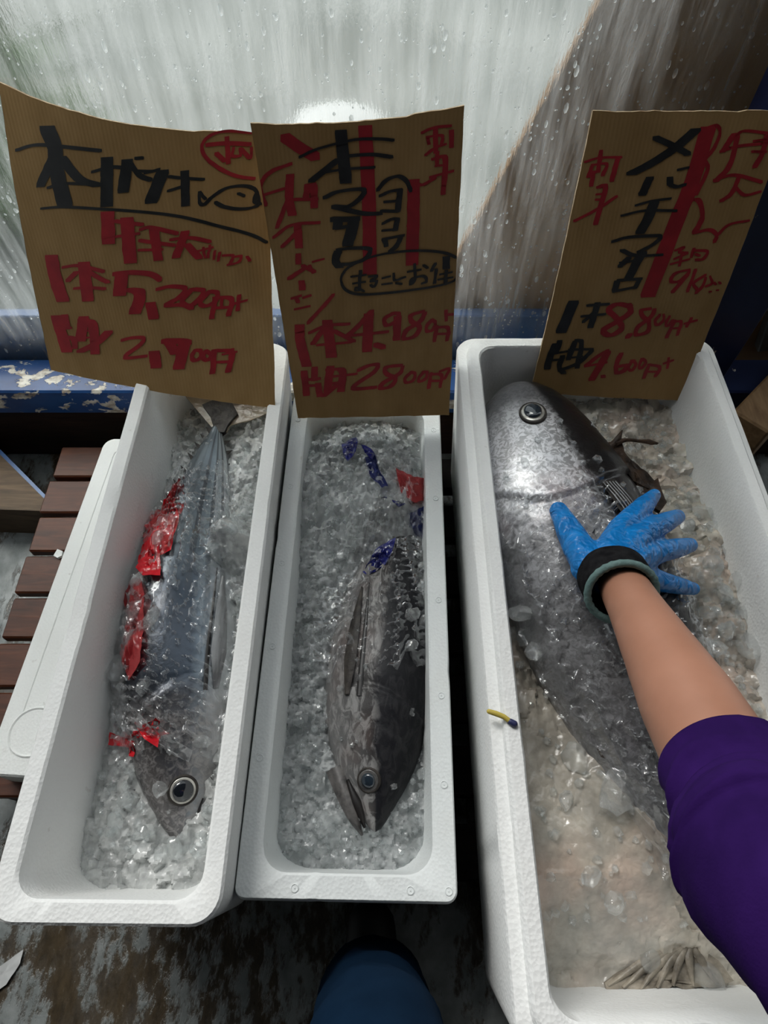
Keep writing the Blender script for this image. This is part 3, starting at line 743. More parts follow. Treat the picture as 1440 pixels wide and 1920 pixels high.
# open lower jaw and the dark gap
jaw = [at(632, 1440, .252), at(648, 1490, .256), at(662, 1530, .256), at(679, 1566, .252)]
blade(jaw, [.017, .013, .0085, .002], 'lower_jaw', M['jaw'], fish2, .010)
blade([at(652, 1462, .262), at(668, 1505, .262), at(684, 1552, .256)], [.003, .0075, .002], 'mouth_gap', M['mouth'], fish2, .004)
blade([on(F2, .30, 106, .002), on(F2, .37, 104, .004), on(F2, .44, 104, .004), on(F2, .52, 104, .002)], [.004, .011, .009, .002], 'pectoral_fin', M['fin_dark'], fish2, up=tuple(F2.normal(.4, math.radians(104))))
blade([on(F2, .295, 94, .001), on(F2, .36, 93, .0015), on(F2, .45, 94, .001), on(F2, .53, 97, .001)], [.004, .004, .003, .001], 'fin_groove', M['mouth'], fish2, .0012, up=tuple(F2.normal(.4, math.radians(95))))
raised_patch(px_out([(735, 812), (752, 800), (770, 788), (786, 782), (780, 796), (764, 808), (748, 822)], .262), lambda x, y: .266 + 0 * x, .003, 'tail_fin', M['fin_tail'], fish2)

# ---- big tuna (right box): head far left, back towards the right
fish3 = thing('big_tuna', tuple(at(1080, 1050, .28)), 'large silver-faced tuna with a big round eye in the right box', 'fish')
P3 = [(0, .0), (.006, .17), (.02, .33), (.045, .50), (.08, .65), (.12, .77), (.17, .87), (.22, .94), (.28, .985), (.35, 1.0), (.45, .97), (.55, .88), (.65, .73), (.75, .53), (.83, .35), (.9, .19), (.95, .11), (.98, .09), (1.0, .11)]
F3 = Fish([at(967, 722, .395), at(1003, 850, .392), at(1040, 960, .385), at(1090, 1080, .38), at(1165, 1260, .37), at(1235, 1440, .355), at(1285, 1620, .328), at(1305, 1770, .300)],
          .262, .195, math.radians(6), prof=P3, gill=.275, side=1)
_c, _t, _d, _u = F3.frame(np.array(.3))
if _d[0] < 0: F3.side = -1
F3.body(M['bigeye'], fish3)
F3.eye(*F3.find(1000, 772), .0215, fish3, M['iris'], M['lens'], .80, squash=.80)
blade([on(F3, .300, 62, .003), on(F3, .36, 58, .005), on(F3, .42, 56, .006), on(F3, .50, 55, .004)], [.014, .020, .014, .003], 'pectoral_fin', M['fin_dark'], fish3, .003, up=tuple(F3.normal(.4, math.radians(58))))
for k in range(5):
    blade([on(F3, .305, 58 + k * 2.4, .006), on(F3, .36, 54 + k * 2.6, .0085), on(F3, .42, 53 + k * 2.0, .009)], [.0008, .0009, .0004], 'fin_ray', M['fin_grey'], fish3, .001, up=tuple(F3.normal(.4, math.radians(58))))
dz3 = lambda x, y: .424 - (x - .38) * .10
raised_patch(px_out([(1124, 838), (1146, 834), (1164, 836), (1168, 852), (1184, 870), (1206, 886), (1214, 920), (1186, 905), (1156, 872)], .42), dz3, .008, 'dorsal_fin', M['fin_brown'], fish3, wob=.004)
raised_patch(px_out([(1180, 868), (1206, 884), (1226, 902), (1232, 898), (1240, 924), (1249, 944), (1236, 962), (1212, 945), (1190, 905)], .42), dz3, .008, 'dorsal_fin', M['fin_brown'], fish3, wob=.005, seed=6)
blade([at(1136, 842, .424), at(1150, 833, .430), at(1160, 820, .436), at(1166, 808, .436)], [.006, .006, .0045, .0015], 'dorsal_spine', M['fin_brown'], fish3, .003)
blade([at(1154, 830, .432), at(1175, 825, .433), at(1200, 827, .428), at(1220, 829, .424), at(1233, 832, .420)], [.006, .0035, .0035, .006, .001], 'dorsal_spine', M['fin_brown'], fish3, .003)
zt3 = lambda x, y: .348 + (y + .02) * .25
tl = [(1262, 1775), (1200, 1800), (1160, 1822), (1132, 1842), (1136, 1858), (1160, 1848), (1165, 1862), (1190, 1856), (1205, 1864), (1225, 1852), (1240, 1860), (1262, 1846), (1282, 1856), (1310, 1850), (1340, 1852), (1372, 1838), (1345, 1800), (1310, 1778)]
raised_patch(px_out(tl, .305), lambda x, y: .306 + 0 * x, .006, 'tail_fin', M['fin_tail'], fish3, wob=.004, fr=140)
for (u, v) in ((1140, 1848), (1168, 1852), (1200, 1856), (1232, 1852), (1262, 1848), (1300, 1848), (1345, 1845)):
    blade([at(1285 + (u - 1240) * .15, 1775, .311), at((1285 + u) / 2, 1800, .313), at(u, v, .309)], [.004, .005, .002], 'fin_ray', M['fin_tail'], fish3, .003)
raised_patch(px_out([(1090, 1345), (1106, 1352), (1122, 1375), (1134, 1400), (1137, 1425), (1126, 1420), (1112, 1396), (1098, 1370)], .385), lambda x, y: .388 + 0 * x, .004, 'anal_fin', M['fin_brown'], fish3, wob=.002)

# ================================================================== ICE
def hm_of(F, x0, x1, y0, y1, st=.004):
    nx, ny = int((x1 - x0) / st) + 1, int((y1 - y0) / st) + 1
    H = np.zeros((nx, ny))
    i = np.clip(((F.V[:, 0] - x0) / st).astype(int), 0, nx - 1); j = np.clip(((F.V[:, 1] - y0) / st).astype(int), 0, ny - 1)
    np.maximum.at(H, (i, j), F.V[:, 2])
    for _ in range(3):
        P = np.pad(H, 1, 'edge'); nb = np.max([P[a:a + nx, b:b + ny] for a in range(3) for b in range(3)], 0)
        H = np.where(H < .01, nb, H)
    def f(x, y):
        i = np.clip(((np.asarray(x) - x0) / st), 0, nx - 1.001); j = np.clip(((np.asarray(y) - y0) / st), 0, ny - 1.001)
        a, b = i.astype(int), j.astype(int); fx, fy = i - a, j - b
        return H[a, b] * (1 - fx) * (1 - fy) + H[a + 1, b] * fx * (1 - fy) + H[a, b + 1] * (1 - fx) * fy + H[a + 1, b + 1] * fx * fy
    return f
hm1 = hm_of(F1, -.46, -.16, -.03, .9); hm2 = hm_of(F2, -.2, .11, -.01, .85); hm3 = hm_of(F3, .11, .60, -.22, .86)
def gauss(x, y, c, rx, ry): return np.exp(-(((x - c[0]) / rx) ** 2 + ((y - c[1]) / ry) ** 2))
def lumps(x, y, seed, big=55, small=140, a=.010, b=.004):
    return a * facets(x * big, y * big, seed) + b * facets(x * small + 7, y * small, seed + 20)
def ice1_h(x, y):
    z = .262 + lumps(x, y, 1, a=.011, b=.004) + .030 * np.clip((x + .30) / .1, 0, 1) * np.clip((y - .02) / .1, 0, 1)
    z += .012 * gauss(x, y, at(430, 1010, .3), .05, .1) - .02 * gauss(x, y, at(210, 1150, .26), .05, .35)
    z += .022 * gauss(x, y, at(250, 1490, .26), .05, .10)
    z += .085 * gauss(x, y, at(425, 1010, .33), .038, .034)             # a heap lying across the bonito
    return z
def ice2_h(x, y):
    z = .232 + lumps(x, y, 5, 60, 170, a=.011, b=.005) + .012 * fbm(x * 14, y * 14, 9)
    m = gauss(x, y, at(640, 930, .27), .10, .12); z += .062 * np.clip(m * 1.25, 0, 1)
    z += .055 * gauss(x, y, at(740, 930, .27), .07, .10) + .03 * gauss(x, y, at(700, 830, .26), .09, .06)
    z += .035 * gauss(x, y, at(795, 1120, .27), .025, .09) + .018 * gauss(x, y, at(600, 1150, .25), .05, .15)
    z -= .030 * np.clip((.10 - y) / .06, 0, 1)
    return z
def ice3_h(x, y):
    soft = gauss(x, y, at(1100, 1580, .35), .16, .17)
    z = .335 + lumps(x, y, 9, 42, 110, a=.012, b=.004) * (1 - .80 * np.clip(soft * 1.3, 0, 1)) + .012 * fbm(x * 12, y * 12, 4)
    z += .030 * gauss(x, y, at(1330, 1080, .36), .06, .17) + .022 * np.clip((.22 - x) / .05, 0, 1) * np.clip((.45 - y) / .2, 0, 1)
    z += .045 * gauss(x, y, at(1290, 1400, .38), .09, .09) + .030 * soft
    z -= .060 * np.clip((.03 - y) / .10, 0, 1)
    return z
def ice_bed(name, label, hf, x0, x1, y0, y1, st, mat, group=None):
    nx, ny = int((x1 - x0) / st) + 1, int((y1 - y0) / st) + 1
    X, Y = np.meshgrid(np.linspace(x0, x1, nx), np.linspace(y0, y1, ny), indexing='ij')
    Z = hf(X, Y)
    X2 = X + (fbm(X * 300, Y * 300, 2, 2) - .5) * st * .9; Y2 = Y + (fbm(X * 300 + 9, Y * 300, 3, 2) - .5) * st * .9
    return tag(mesh_obj(name, np.stack([X2, Y2, Z], -1).reshape(-1, 3), grid_faces(nx, ny), mat, None, True, 50), label, 'ice', None, 'stuff')
ice_bed('crushed_ice', 'bed of crushed ice around the bonito in the left box', ice1_h, -.414, -.211, .010, .850, .0027, M['ice1'])
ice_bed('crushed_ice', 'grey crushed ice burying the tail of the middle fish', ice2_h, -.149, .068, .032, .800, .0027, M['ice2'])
ice_bed('crushed_ice', 'tan tinted melting ice around the big tuna', ice3_h, .166, .530, -.094, .80, .0032, M['ice3'])

# clear lumps: the larger ones are things of their own, the small fry is stuff
import bmesh
def lump_mesh(seed, sub=2):
    bm = bmesh.new(); bmesh.ops.create_icosphere(bm, subdivisions=sub, radius=1.0)
    r = random.Random(seed); ks = [Vector((r.uniform(-1, 1), r.uniform(-1, 1), r.uniform(-1, 1))).normalized() for _ in range(9)]; hs = [r.uniform(.5, .95) for _ in ks]
    for v in bm.verts:
        d = v.co.normalized(); m = 1.0
        for k, h in zip(ks, hs):
            c = d.dot(k)
            if c > .05: m = min(m, h / c)
        v.co = d * m
    me = bpy.data.meshes.new('ice_lump'); bm.to_mesh(me); bm.free()
    me.materials.append(M['clear_ice'])
    me.polygons.foreach_set('use_smooth', np.ones(len(me.polygons), bool)); me.set_sharp_from_angle(angle=math.radians(28))
    return me
LUMPS = [lump_mesh(s) for s in range(8)]
def lumps_in(spots, group, labels, where):
    fry = MB()
    for i, (p, r, el) in enumerate(spots):
        e = Euler((random.uniform(-.4, .4), random.uniform(-.4, .4), random.uniform(-.6, .6)))
        if labels.get(i):
            o = bpy.data.objects.new('ice_lump', LUMPS[i % 8]); COL.objects.link(o)
            o.location = p; o.scale = (r, r * el, r * .7); o.rotation_euler = e
            tag(o, labels[i], 'ice', group)
        else:
            R = e.to_matrix(); me = LUMPS[i % 8]
            fry.add([R @ Vector((v.co.x * r, v.co.y * r * el, v.co.z * r * .7)) + p for v in me.vertices], [tuple(q.vertices) for q in me.polygons])
    if fry.v: tag(fry.build('ice_pieces', M['clear_ice'], None, True, 28), where, 'ice', None, 'stuff')
def small_fry(name, label, n, region, hf, hm, mat, rmin=.003, rmax=.008, keep=None):
    mb = MB(); x0, x1, y0, y1 = region; cnt = 0; tries = 0
    while cnt < n and tries < n * 20:
        tries += 1
        x, y = random.uniform(x0, x1), random.uniform(y0, y1)
        z = float(hf(np.array(x), np.array(y))); f = float(hm(x, y))
        if f > z + .004 and random.random() > .10: continue
        if keep and random.random() > keep(x, y): continue
        z = max(z, f); cnt += 1
        r = random.uniform(rmin, rmax); me = LUMPS[cnt % 8]; R = Euler((random.uniform(0, 6), random.uniform(0, 6), random.uniform(0, 6))).to_matrix()
        mb.add([R @ (v.co * r) + Vector((x, y, z + r * .3)) for v in me.vertices], SMALLF)
    return tag(mb.build(name, mat, None, False), label, 'ice', None, 'stuff')
SM = [lump_mesh(40 + s, 1) for s in range(8)]
_big = LUMPS; LUMPS = SM; SMALLF = [tuple(p.vertices) for p in SM[0].polygons]
small_fry('ice_chips', 'small clear ice chips scattered in the left box', 420, (-.40, -.225, .06, .80), ice1_h, hm1, M['clear_ice'])
small_fry('ice_chips', 'small clear ice chips scattered in the middle box', 560, (-.135, .055, .06, .78), ice2_h, hm2, M['clear_ice'], .0025, .007)
small_fry('ice_chips', 'small clear ice chips scattered in the largest box', 700, (.18, .515, -.02, .76), ice3_h, hm3, M['clear_ice'], .003, .009, keep=lambda x, y: 1.0 if x > .40 or y > .42 else .25)
LUMPS = _big
def spots(lst, hf, hm):
    out = []
    for u, v, r, el in lst:
        p = at(u, v, .3)
        for _ in range(4):
            z = max(float(hf(np.array(p.x), np.array(p.y))), float(hm(p.x, p.y))); p = at(u, v, z + r * .35)
        out.append((p, r, el))
    return out
lumps_in(spots([(302, 1112, .019, 1.1), (281, 1160, .014, 2.1), (262, 1085, .017, 1.0), (222, 1250, .020, 1.3), (238, 1130, .014, 1.4), (300, 1010, .016, 1.0), (268, 1290, .012, 1.2), (385, 960, .016, 1.0), (430, 985, .018, 1.0), (400, 1020, .014, 1.1), (445, 1045, .013, 1.0)], ice1_h, hm1),
         'lumps of clear ice in the left box', {0: 'round clear ice lump on the bonito back above a long shard', 1: 'long clear ice shard lying along the bonito back', 2: 'clear ice lump just below the large red print on the bonito bag', 3: 'large clear ice lump left of the bonito under the crumpled film', 7: 'clear ice lump on the ice heap across the bonito tail stalk'}, 'clear ice pieces in the upper part of the left box')
lumps_in(spots([(395, 1345, .017, 1.2), (378, 1390, .014, 1.0), (352, 1575, .013, 1.6), (325, 1590, .012, 1.4), (375, 1595, .013, 1.0), (300, 1480, .012, 1.0), (235, 1500, .014, 1.0), (215, 1540, .012, 1.2), (262, 1560, .013, 1.1), (300, 1600, .012, 1.0), (418, 1440, .011, 1.2)], ice1_h, hm1),
         'lumps of clear ice in the left box', {0: 'largest clear ice lump right of the bonito gill', 1: 'smaller clear ice lump right of the red bag knot', 2: 'long clear ice lump at the tip of the bonito snout'}, 'clear ice pieces round the bonito head')
lumps_in(spots([(782, 1030, .013, 1.6), (790, 1100, .012, 1.0), (775, 1150, .014, 1.2), (795, 1165, .013, 1.0), (760, 1175, .012, 1.0), (712, 1145, .013, 1.3), (790, 1230, .010, 1.6), (800, 1330, .009, 1.5), (795, 1060, .011, 1.0), (770, 1210, .013, 1.1)], ice2_h, hm2),
         'lumps of clear ice in the middle box', {0: 'long clear ice shard at the upper right of the middle fish', 2: 'clear ice lump on the black back of the middle fish', 5: 'clear ice lump on the middle of the middle fish flank'}, 'clear ice pieces along the right wall of the middle box')
lumps_in(spots([(590, 1250, .012, 1.0), (575, 1300, .013, 1.0), (600, 1190, .012, 1.2), (565, 1400, .012, 1.0), (585, 1470, .011, 1.0), (610, 1540, .012, 1.1), (650, 1580, .012, 1.0), (720, 1585, .011, 1.0), (780, 1530, .013, 1.3), (790, 1450, .011, 1.0), (560, 1350, .011, 1.0), (640, 1100, .010, 1.0)], ice2_h, hm2),
         'lumps of clear ice in the middle box', {5: 'clear ice lump left of the open mouth of the middle fish', 8: 'clear ice lump right of the middle fish snout'}, 'clear ice pieces round the head of the middle fish')
lumps_in(spots([(1318, 960, .018, 1.0), (1335, 990, .017, 1.1), (1290, 985, .016, 1.0), (1370, 1030, .018, 1.0), (1340, 1060, .019, 1.0), (1310, 1080, .016, 1.2), (1385, 1090, .018, 1.1), (1355, 1110, .017, 1.0), (1330, 1150, .018, 1.2), (1395, 1150, .019, 1.0), (1365, 1180, .017, 1.0), (1400, 1210, .018, 1.3), (1375, 1130, .014, 1.0), (1345, 1215, .015, 1.0), (1300, 930, .014, 1.0), (1420, 1180, .015, 1.0)], ice3_h, hm3),
         'lumps of clear ice in the largest box', {0: 'clear ice lump just right of the gloved middle fingertip', 4: 'clear ice lump just right of the gloved ring fingertip', 11: 'lowest clear ice lump of the heap along the right wall'}, 'heap of clear ice pieces right of the gloved hand')
lumps_in(spots([(975, 1150, .018, 1.0), (955, 1190, .017, 1.0), (990, 1190, .019, 1.1), (1000, 1220, .015, 1.0), (960, 1120, .014, 1.2), (1160, 1480, .024, 1.6), (1080, 1420, .020, 1.3), (1215, 1800, .016, 1.0), (1330, 1835, .020, 1.0), (1060, 1500, .014, 1.0), (1110, 1640, .014, 1.2), (1150, 1690, .015, 1.0)], ice3_h, hm3),
         'lumps of clear ice in the largest box', {0: 'clear ice lump between the tuna belly and the left rim', 5: 'largest flat clear ice slab just left of the purple sleeve', 6: 'clear ice disc beside the brown fin under the tuna belly', 7: 'small clear ice lump above the spread tail fin', 8: 'clear ice lump lying on the spread tail fin'}, 'clear ice pieces on the tan melting ice')

# ================================================================== PLASTIC BAGS
def bag_sheet(F, hf, hm, s0, s1, t0, t1, st, lift, amp, seed, name, mat, root, edge=None):
    ns, nt = int((s1 - s0) * .75 / st), int((t1 - t0) * F.depth / 2 / st)
    S, T = np.meshgrid(np.linspace(s0, s1, ns), np.linspace(t0, t1, nt), indexing='ij')
    j0 = (fbm(T * 3, S * 0 + seed, seed, 3) - .5) * .10; S = S + j0 * np.where(S < (s0 + s1) / 2, -1, 1) * np.abs((S - (s0 + s1) / 2) / ((s1 - s0) / 2)) ** 2
    T = T * (1 + (fbm(S * 14, S * 0, seed + 3, 3) - .5) * .22)
    c, Tn, D, U = F.frame(np.clip(S, 0, 1))
    k = np.maximum(np.interp(S, F.prof[:, 0], F.prof[:, 1]), .35)
    B = D.copy(); B[..., 2] = 0; B /= np.linalg.norm(B, axis=-1, keepdims=True)
    XY = c + B * (T * k * F.depth / 2)[..., None]
    x, y = XY[..., 0], XY[..., 1]
    z = np.maximum(np.minimum(hf(x, y), c[..., 2] + .09), hm(x, y))
    for _ in range(3):
        P = np.pad(z, 1, 'edge'); z = np.maximum(z, (P[:-2, 1:-1] + P[2:, 1:-1] + P[1:-1, :-2] + P[1:-1, 2:]) / 4)
    n1 = fbm(S * 9 + T * 1.2, T * 3.4 - S * 3, seed, 3); n2 = fbm(S * 17 - T * 2.4, T * 2.6 + S * 7, seed + 5, 2)
    rid = (1 - np.abs(2 * n1 - 1)) ** 10 + .7 * (1 - np.abs(2 * n2 - 1)) ** 10
    z = z + lift + amp * rid + .35 * amp * n2
    V = np.stack([x, y, z], -1).reshape(-1, 3)
    return mesh_obj(name, V, grid_faces(ns, nt), mat, root, True)
bag1 = thing('plastic_bag', tuple(at(300, 1200, .2)), 'clear plastic bag with red print wrapped around the bonito', 'plastic bag')
bag_sheet(F1, ice1_h, hm1, .16, .80, -1.15, 1.75, .0035, .003, .008, 3, 'clear_film', M['bag'], bag1)
def surf_z(hf, hm, lift):
    def f(x, y):
        return np.maximum(hf(x, y), hm(x, y)) + lift
    return f
z1 = surf_z(ice1_h, hm1, .012)
def px_patch(pts, hf, hm, lift, name, mat, root, wob=.004, seed=3, thick=.0006, fr=90):
    out = []
    for u, v in pts:
        p = at(u, v, .29)
        for _ in range(4): p = at(u, v, float(max(hf(np.array(p.x), np.array(p.y)), hm(p.x, p.y))) + lift)
        out.append(p)
    A = np.array([(p.x, p.y, 1) for p in out]); co = np.linalg.lstsq(A, np.array([p.z for p in out]), rcond=None)[0]
    def zf(x, y):
        pl = co[0] * x + co[1] * y + co[2]
        return np.maximum(pl, np.clip(hm(x, y) + lift * .5, pl - .01, pl + .03))
    return raised_patch(out, zf, thick, name, mat, root, levels=8, wob=wob, seed=seed, fr=fr)
A1 = (ice1_h, hm1, .011)
px_patch([(338, 892), (352, 905), (345, 950), (328, 975), (322, 1010), (306, 1028), (294, 1000), (282, 985), (300, 960), (318, 930)], *A1, 'red_print', M['pink_film'], bag1, seed=4)
px_patch([(330, 925), (334, 965), (326, 1000), (320, 1030), (302, 1075), (268, 1072), (258, 1050), (272, 1010), (256, 1015), (262, 990), (285, 968), (298, 952)], *A1, 'red_print', M['red_print'], bag1, .006, 8)
px_patch([(290, 1030), (312, 1040), (300, 1078), (270, 1082), (256, 1066), (262, 1046)], ice1_h, hm1, .014, 'red_print', M['red_print'], bag1, .004, 2)
px_patch([(248, 1085), (262, 1080), (275, 1120), (268, 1180), (262, 1240), (240, 1275), (228, 1230), (236, 1160), (232, 1120)], *A1, 'red_print', M['pink_film'], bag1, .006, 5)
px_patch([(205, 1372), (228, 1398), (240, 1398), (262, 1375), (300, 1352), (318, 1372), (300, 1385), (285, 1400), (262, 1395), (248, 1418), (238, 1416), (240, 1400), (205, 1398)], *A1, 'red_print', M['red_print'], bag1, .005, 6)
px_patch([(248, 1352), (262, 1338), (272, 1358), (300, 1362), (330, 1388), (365, 1410), (352, 1428), (318, 1412), (282, 1392), (256, 1375)], ice1_h, hm1, .020, 'bag_knot', M['bag'], bag1, .003, 7)
px_patch([(255, 1360), (280, 1362), (312, 1382), (296, 1402), (270, 1385)], ice1_h, hm1, .023, 'red_print', M['red_print'], bag1, .004, 9)
px_patch([(196, 1265), (232, 1225), (262, 1300), (262, 1340), (240, 1392), (205, 1385), (190, 1330)], *A1, 'clear_film', M['bag'], bag1, .012, 12)
px_patch([(236, 1085), (262, 1080), (285, 1130), (262, 1225), (232, 1235), (220, 1180)], ice1_h, hm1, .014, 'clear_film', M['bag'], bag1, .012, 14)
for pts in ([(263, 1000), (268, 1012)], [(268, 1000), (278, 990), (272, 1006)], [(280, 1000), (276, 985)], [(286, 992), (282, 976), (292, 972)]):
    q = [at(u, v, .302) for u, v in pts]; MB().tube(q, .0008, 6).build('print_mark', M['ink_black'], bag1)

bag2 = thing('plastic_bag', tuple(at(690, 1080, .2)), 'crumpled clear plastic bag with dark blue print over the middle fish', 'plastic bag')
bag_sheet(F2, ice2_h, hm2, .36, .80, -1.25, .95, .0035, .003, .007, 13, 'clear_film', M['bag'], bag2)
A2 = (ice2_h, hm2, .012)
px_patch([(680, 1078), (690, 1050), (704, 1030), (718, 1018), (742, 1012), (738, 1028), (726, 1050), (706, 1072), (690, 1084)], *A2, 'blue_print', M['blue_print'], bag2, .008, 6, fr=160)
px_patch([(640, 830), (660, 824), (668, 820), (672, 828), (664, 846), (652, 868), (644, 856)], *A2, 'blue_print', M['blue_print'], bag2, .006, 3, fr=160)
px_patch([(676, 834), (690, 836), (704, 852), (698, 862), (686, 850)], *A2, 'blue_print', M['blue_print'], bag2, .005, 4, fr=160)
px_patch([(684, 858), (704, 856), (712, 880), (728, 910), (716, 918), (694, 890)], ice2_h, hm2, .009, 'blue_print', M['blue_film'], bag2, .008, 9, fr=160)
px_patch([(715, 928), (740, 936), (762, 946), (748, 950), (722, 938)], ice2_h, hm2, .008, 'blue_print', M['blue_print'], bag2, .006, 11, fr=200)
px_patch([(770, 958), (796, 950), (798, 1010), (780, 1004), (768, 980)], ice2_h, hm2, .008, 'blue_print', M['blue_film'], bag2, .008, 15, fr=160)
px_patch([(742, 880), (770, 890), (795, 900), (797, 938), (776, 944), (752, 920)], ice2_h, hm2, .009, 'pink_print', M['pink_film'], bag2, .008, 16, fr=160)

bag3 = thing('plastic_bag', tuple(at(1120, 1150, .3)), 'clear plastic bag stretched over the big tuna from gill to tail', 'plastic bag')
bag_sheet(F3, ice3_h, hm3, .30, .88, -1.10, 1.30, .0036, .003, .011, 23, 'clear_film', M['bag'], bag3)

# ================================================================== CARDBOARD SIGNS
def homography(src):
    (x0, y0), (x1, y1), (x2, y2), (x3, y3) = src        # unit square corners (0,0),(1,0),(1,1),(0,1) -> src
    A = []; b = []
    for (u, v), (x, y) in zip(((0, 0), (1, 0), (1, 1), (0, 1)), src):
        A += [[x, y, 1, 0, 0, 0, -u * x, -u * y], [0, 0, 0, x, y, 1, -v * x, -v * y]]; b += [u, v]
    h = np.linalg.solve(np.array(A, float), np.array(b, float)); H = np.append(h, 1).reshape(3, 3)
    def f(x, y):
        q = H @ np.array([x, y, 1.0]); return q[0] / q[2], q[1] / q[2]
    return f
def convex_hull(pts):
    pts = sorted(set((round(p[0], 4), round(p[1], 4)) for p in pts))
    if len(pts) < 3: return pts
    def half(ps):
        h = []
        for p in ps:
            while len(h) > 1 and (h[-1][0] - h[-2][0]) * (p[1] - h[-2][1]) - (h[-1][1] - h[-2][1]) * (p[0] - h[-2][0]) <= 0: h.pop()
            h.append(p)
        return h
    a, b = half(pts), half(pts[::-1]); return a[:-1] + b[:-1]
class Sign:
    def __init__(s, name, label, quad_px, corners, zoom, bulge, nx=26, ny=30, top_fn=None):
        """quad_px: photo corners TL TR BR BL; corners: the same corners in the world; bulge(s,t): bend along the normal"""
        s.H = homography(quad_px); s.C = [Vector(c) for c in corners]; s.zoom = zoom; s.bulge = bulge; s.top = top_fn or (lambda a: 0)
        n = (s.C[1] - s.C[0]).cross(s.C[3] - s.C[0]).normalized()
        if n.y > 0: n = -n
        s.n = n
        base = (s.C[2] + s.C[3]) / 2
        s.root = thing(name, tuple(base), label, 'sign')
        vs = []
        for off in (0, -.0045):
            for i in range(nx + 1):
                for j in range(ny + 1):
                    a, b = i / nx, j / ny
                    vs.append(s.pos(a, b, off, True))
        m = (nx + 1) * (ny + 1)
        f1 = grid_faces(nx + 1, ny + 1); f2 = [tuple(k + m for k in f[::-1]) for f in f1]
        mesh_obj('cardboard', vs, f1 + f2, M['card'], s.root, True, 40)
        ring = [(i, 0) for i in range(nx + 1)] + [(nx, j) for j in range(1, ny + 1)] + [(i, ny) for i in range(nx - 1, -1, -1)] + [(0, j) for j in range(ny - 1, 0, -1)]
        ev = []; 
        for off in (.0002, -.0047):
            for i, j in ring: ev.append(s.pos(i / nx, j / ny, off, True))
        k = len(ring)
        mesh_obj('corrugated_edge', ev, [(i, (i + 1) % k, k + (i + 1) % k, k + i) for i in range(k)], M['card_edge'], s.root)
    def pos(s, a, b, off=0, edge=False):
        if edge:
            w = (fbm(np.array(a * 30 + b * 17), np.array(b * 23), 5, 2) - .5) * .006
            b = b + (s.top(a) * (1 - b)) + (w if b < .01 or b > .99 else 0); a = a + (w if a < .01 or a > .99 else 0)
        p = (s.C[0] * (1 - a) + s.C[1] * a) * (1 - b) + (s.C[3] * (1 - a) + s.C[2] * a) * b
        return p + s.n * (s.bulge(a, b) + off)
    def write(s, lines, mat, lift=.0006):
        sx, ox, oy = s.zoom
        for strokes in lines:
            mb = MB()
            for st in strokes:
                w, h, pts = st[0], st[1], st[2:]
                path = catmull(pts, 5) if len(pts) > 2 else [np.array(pts[0], float) + (np.array(pts[1], float) - np.array(pts[0], float)) * t for t in np.linspace(0, 1, 7)] if len(pts) == 2 else [np.array(pts[0], float), np.array(pts[0], float) + .1]
                sk = h * .30
                nib = [(-w / 2, -h / 2 + sk * .4), (w / 2, -h / 2 - sk * .4), (w / 2, h / 2 - sk * .4), (-w / 2, h / 2 + sk * .4)]
                for q0, q1 in zip(path[:-1], path[1:]):
                    hull = convex_hull([(q[0] + a, q[1] + b) for q in (q0, q1) for a, b in nib])
                    vs = []
                    for x, y in hull:
                        jx = (fbm(np.array(x * .05), np.array(y * .05), 8, 2) - .5) * 7
                        a, b = s.H(ox + (x + jx) / sx, oy + y / sx)
                        a = min(max(a, .002), .998); b = min(max(b, .002), .998)
                        vs.append(s.pos(a, b, lift))
                    mb.add(vs, [tuple(range(len(vs)))])
            mb.build('lettering', mat, s.root)

# --- left sign
Y1t, Y1b = .955, .868
q1 = [(-4, 165), (470, 246), (516, 766), (96, 694)]
c1 = [atY(-20, 161, .965), atY(500, 250, .955), atY(516, 766, .735), atY(96, 694, .835)]
q1[1] = (500, 250)
S1 = Sign('price_sign', 'cardboard price sign at left with black title, fish doodle and red prices', q1, c1, (2.769, 0, 150),
          lambda a, b: .020 * math.sin(math.pi * a) * (1 - .5 * b) - .03 * (1 - b) ** 3 * (1 - a) ** 2, top_fn=lambda a: .045 * math.sin(math.pi * a) * (1 - .4 * a))
S1.write([
  [(80, 18, (258, 245), (300, 340), (310, 450), (355, 620)), (18, 14, (95, 358), (200, 330), (350, 335), (540, 350)), (45, 22, (290, 390), (225, 525)), (48, 18, (340, 390), (430, 490), (525, 520)), (14, 12, (265, 538), (350, 515), (540, 518)),
   (65, 18, (575, 390), (575, 620)), (16, 14, (500, 455), (600, 430), (700, 440)), (58, 18, (680, 400), (660, 550)), (20, 16, (690, 400), (740, 470), (800, 495)), (38, 14, (735, 385), (745, 387)), (16, 12, (730, 450), (800, 452), (840, 442)),
   (62, 18, (860, 455), (800, 605)), (20, 14, (770, 460), (815, 450)), (16, 12, (890, 480), (960, 490), (1065, 500)), (45, 16, (970, 460), (975, 625)), (20, 12, (965, 530), (890, 552))],
  [(16, 13, (1045, 565), (1045, 615), (1070, 628), (1110, 590), (1180, 550), (1260, 542), (1320, 560), (1340, 600), (1345, 640), (1310, 658), (1240, 660), (1170, 645), (1125, 620)), (14, 10, (1045, 565), (1075, 600)), (20, 12, (1330, 590), (1322, 622), (1350, 642)), (14, 10, (1240, 580), (1270, 595))],
  [(13, 11, (230, 642), (350, 632), (550, 640), (750, 655), (950, 685), (1150, 745), (1300, 795), (1385, 842))]], M['ink_black'], .0006)
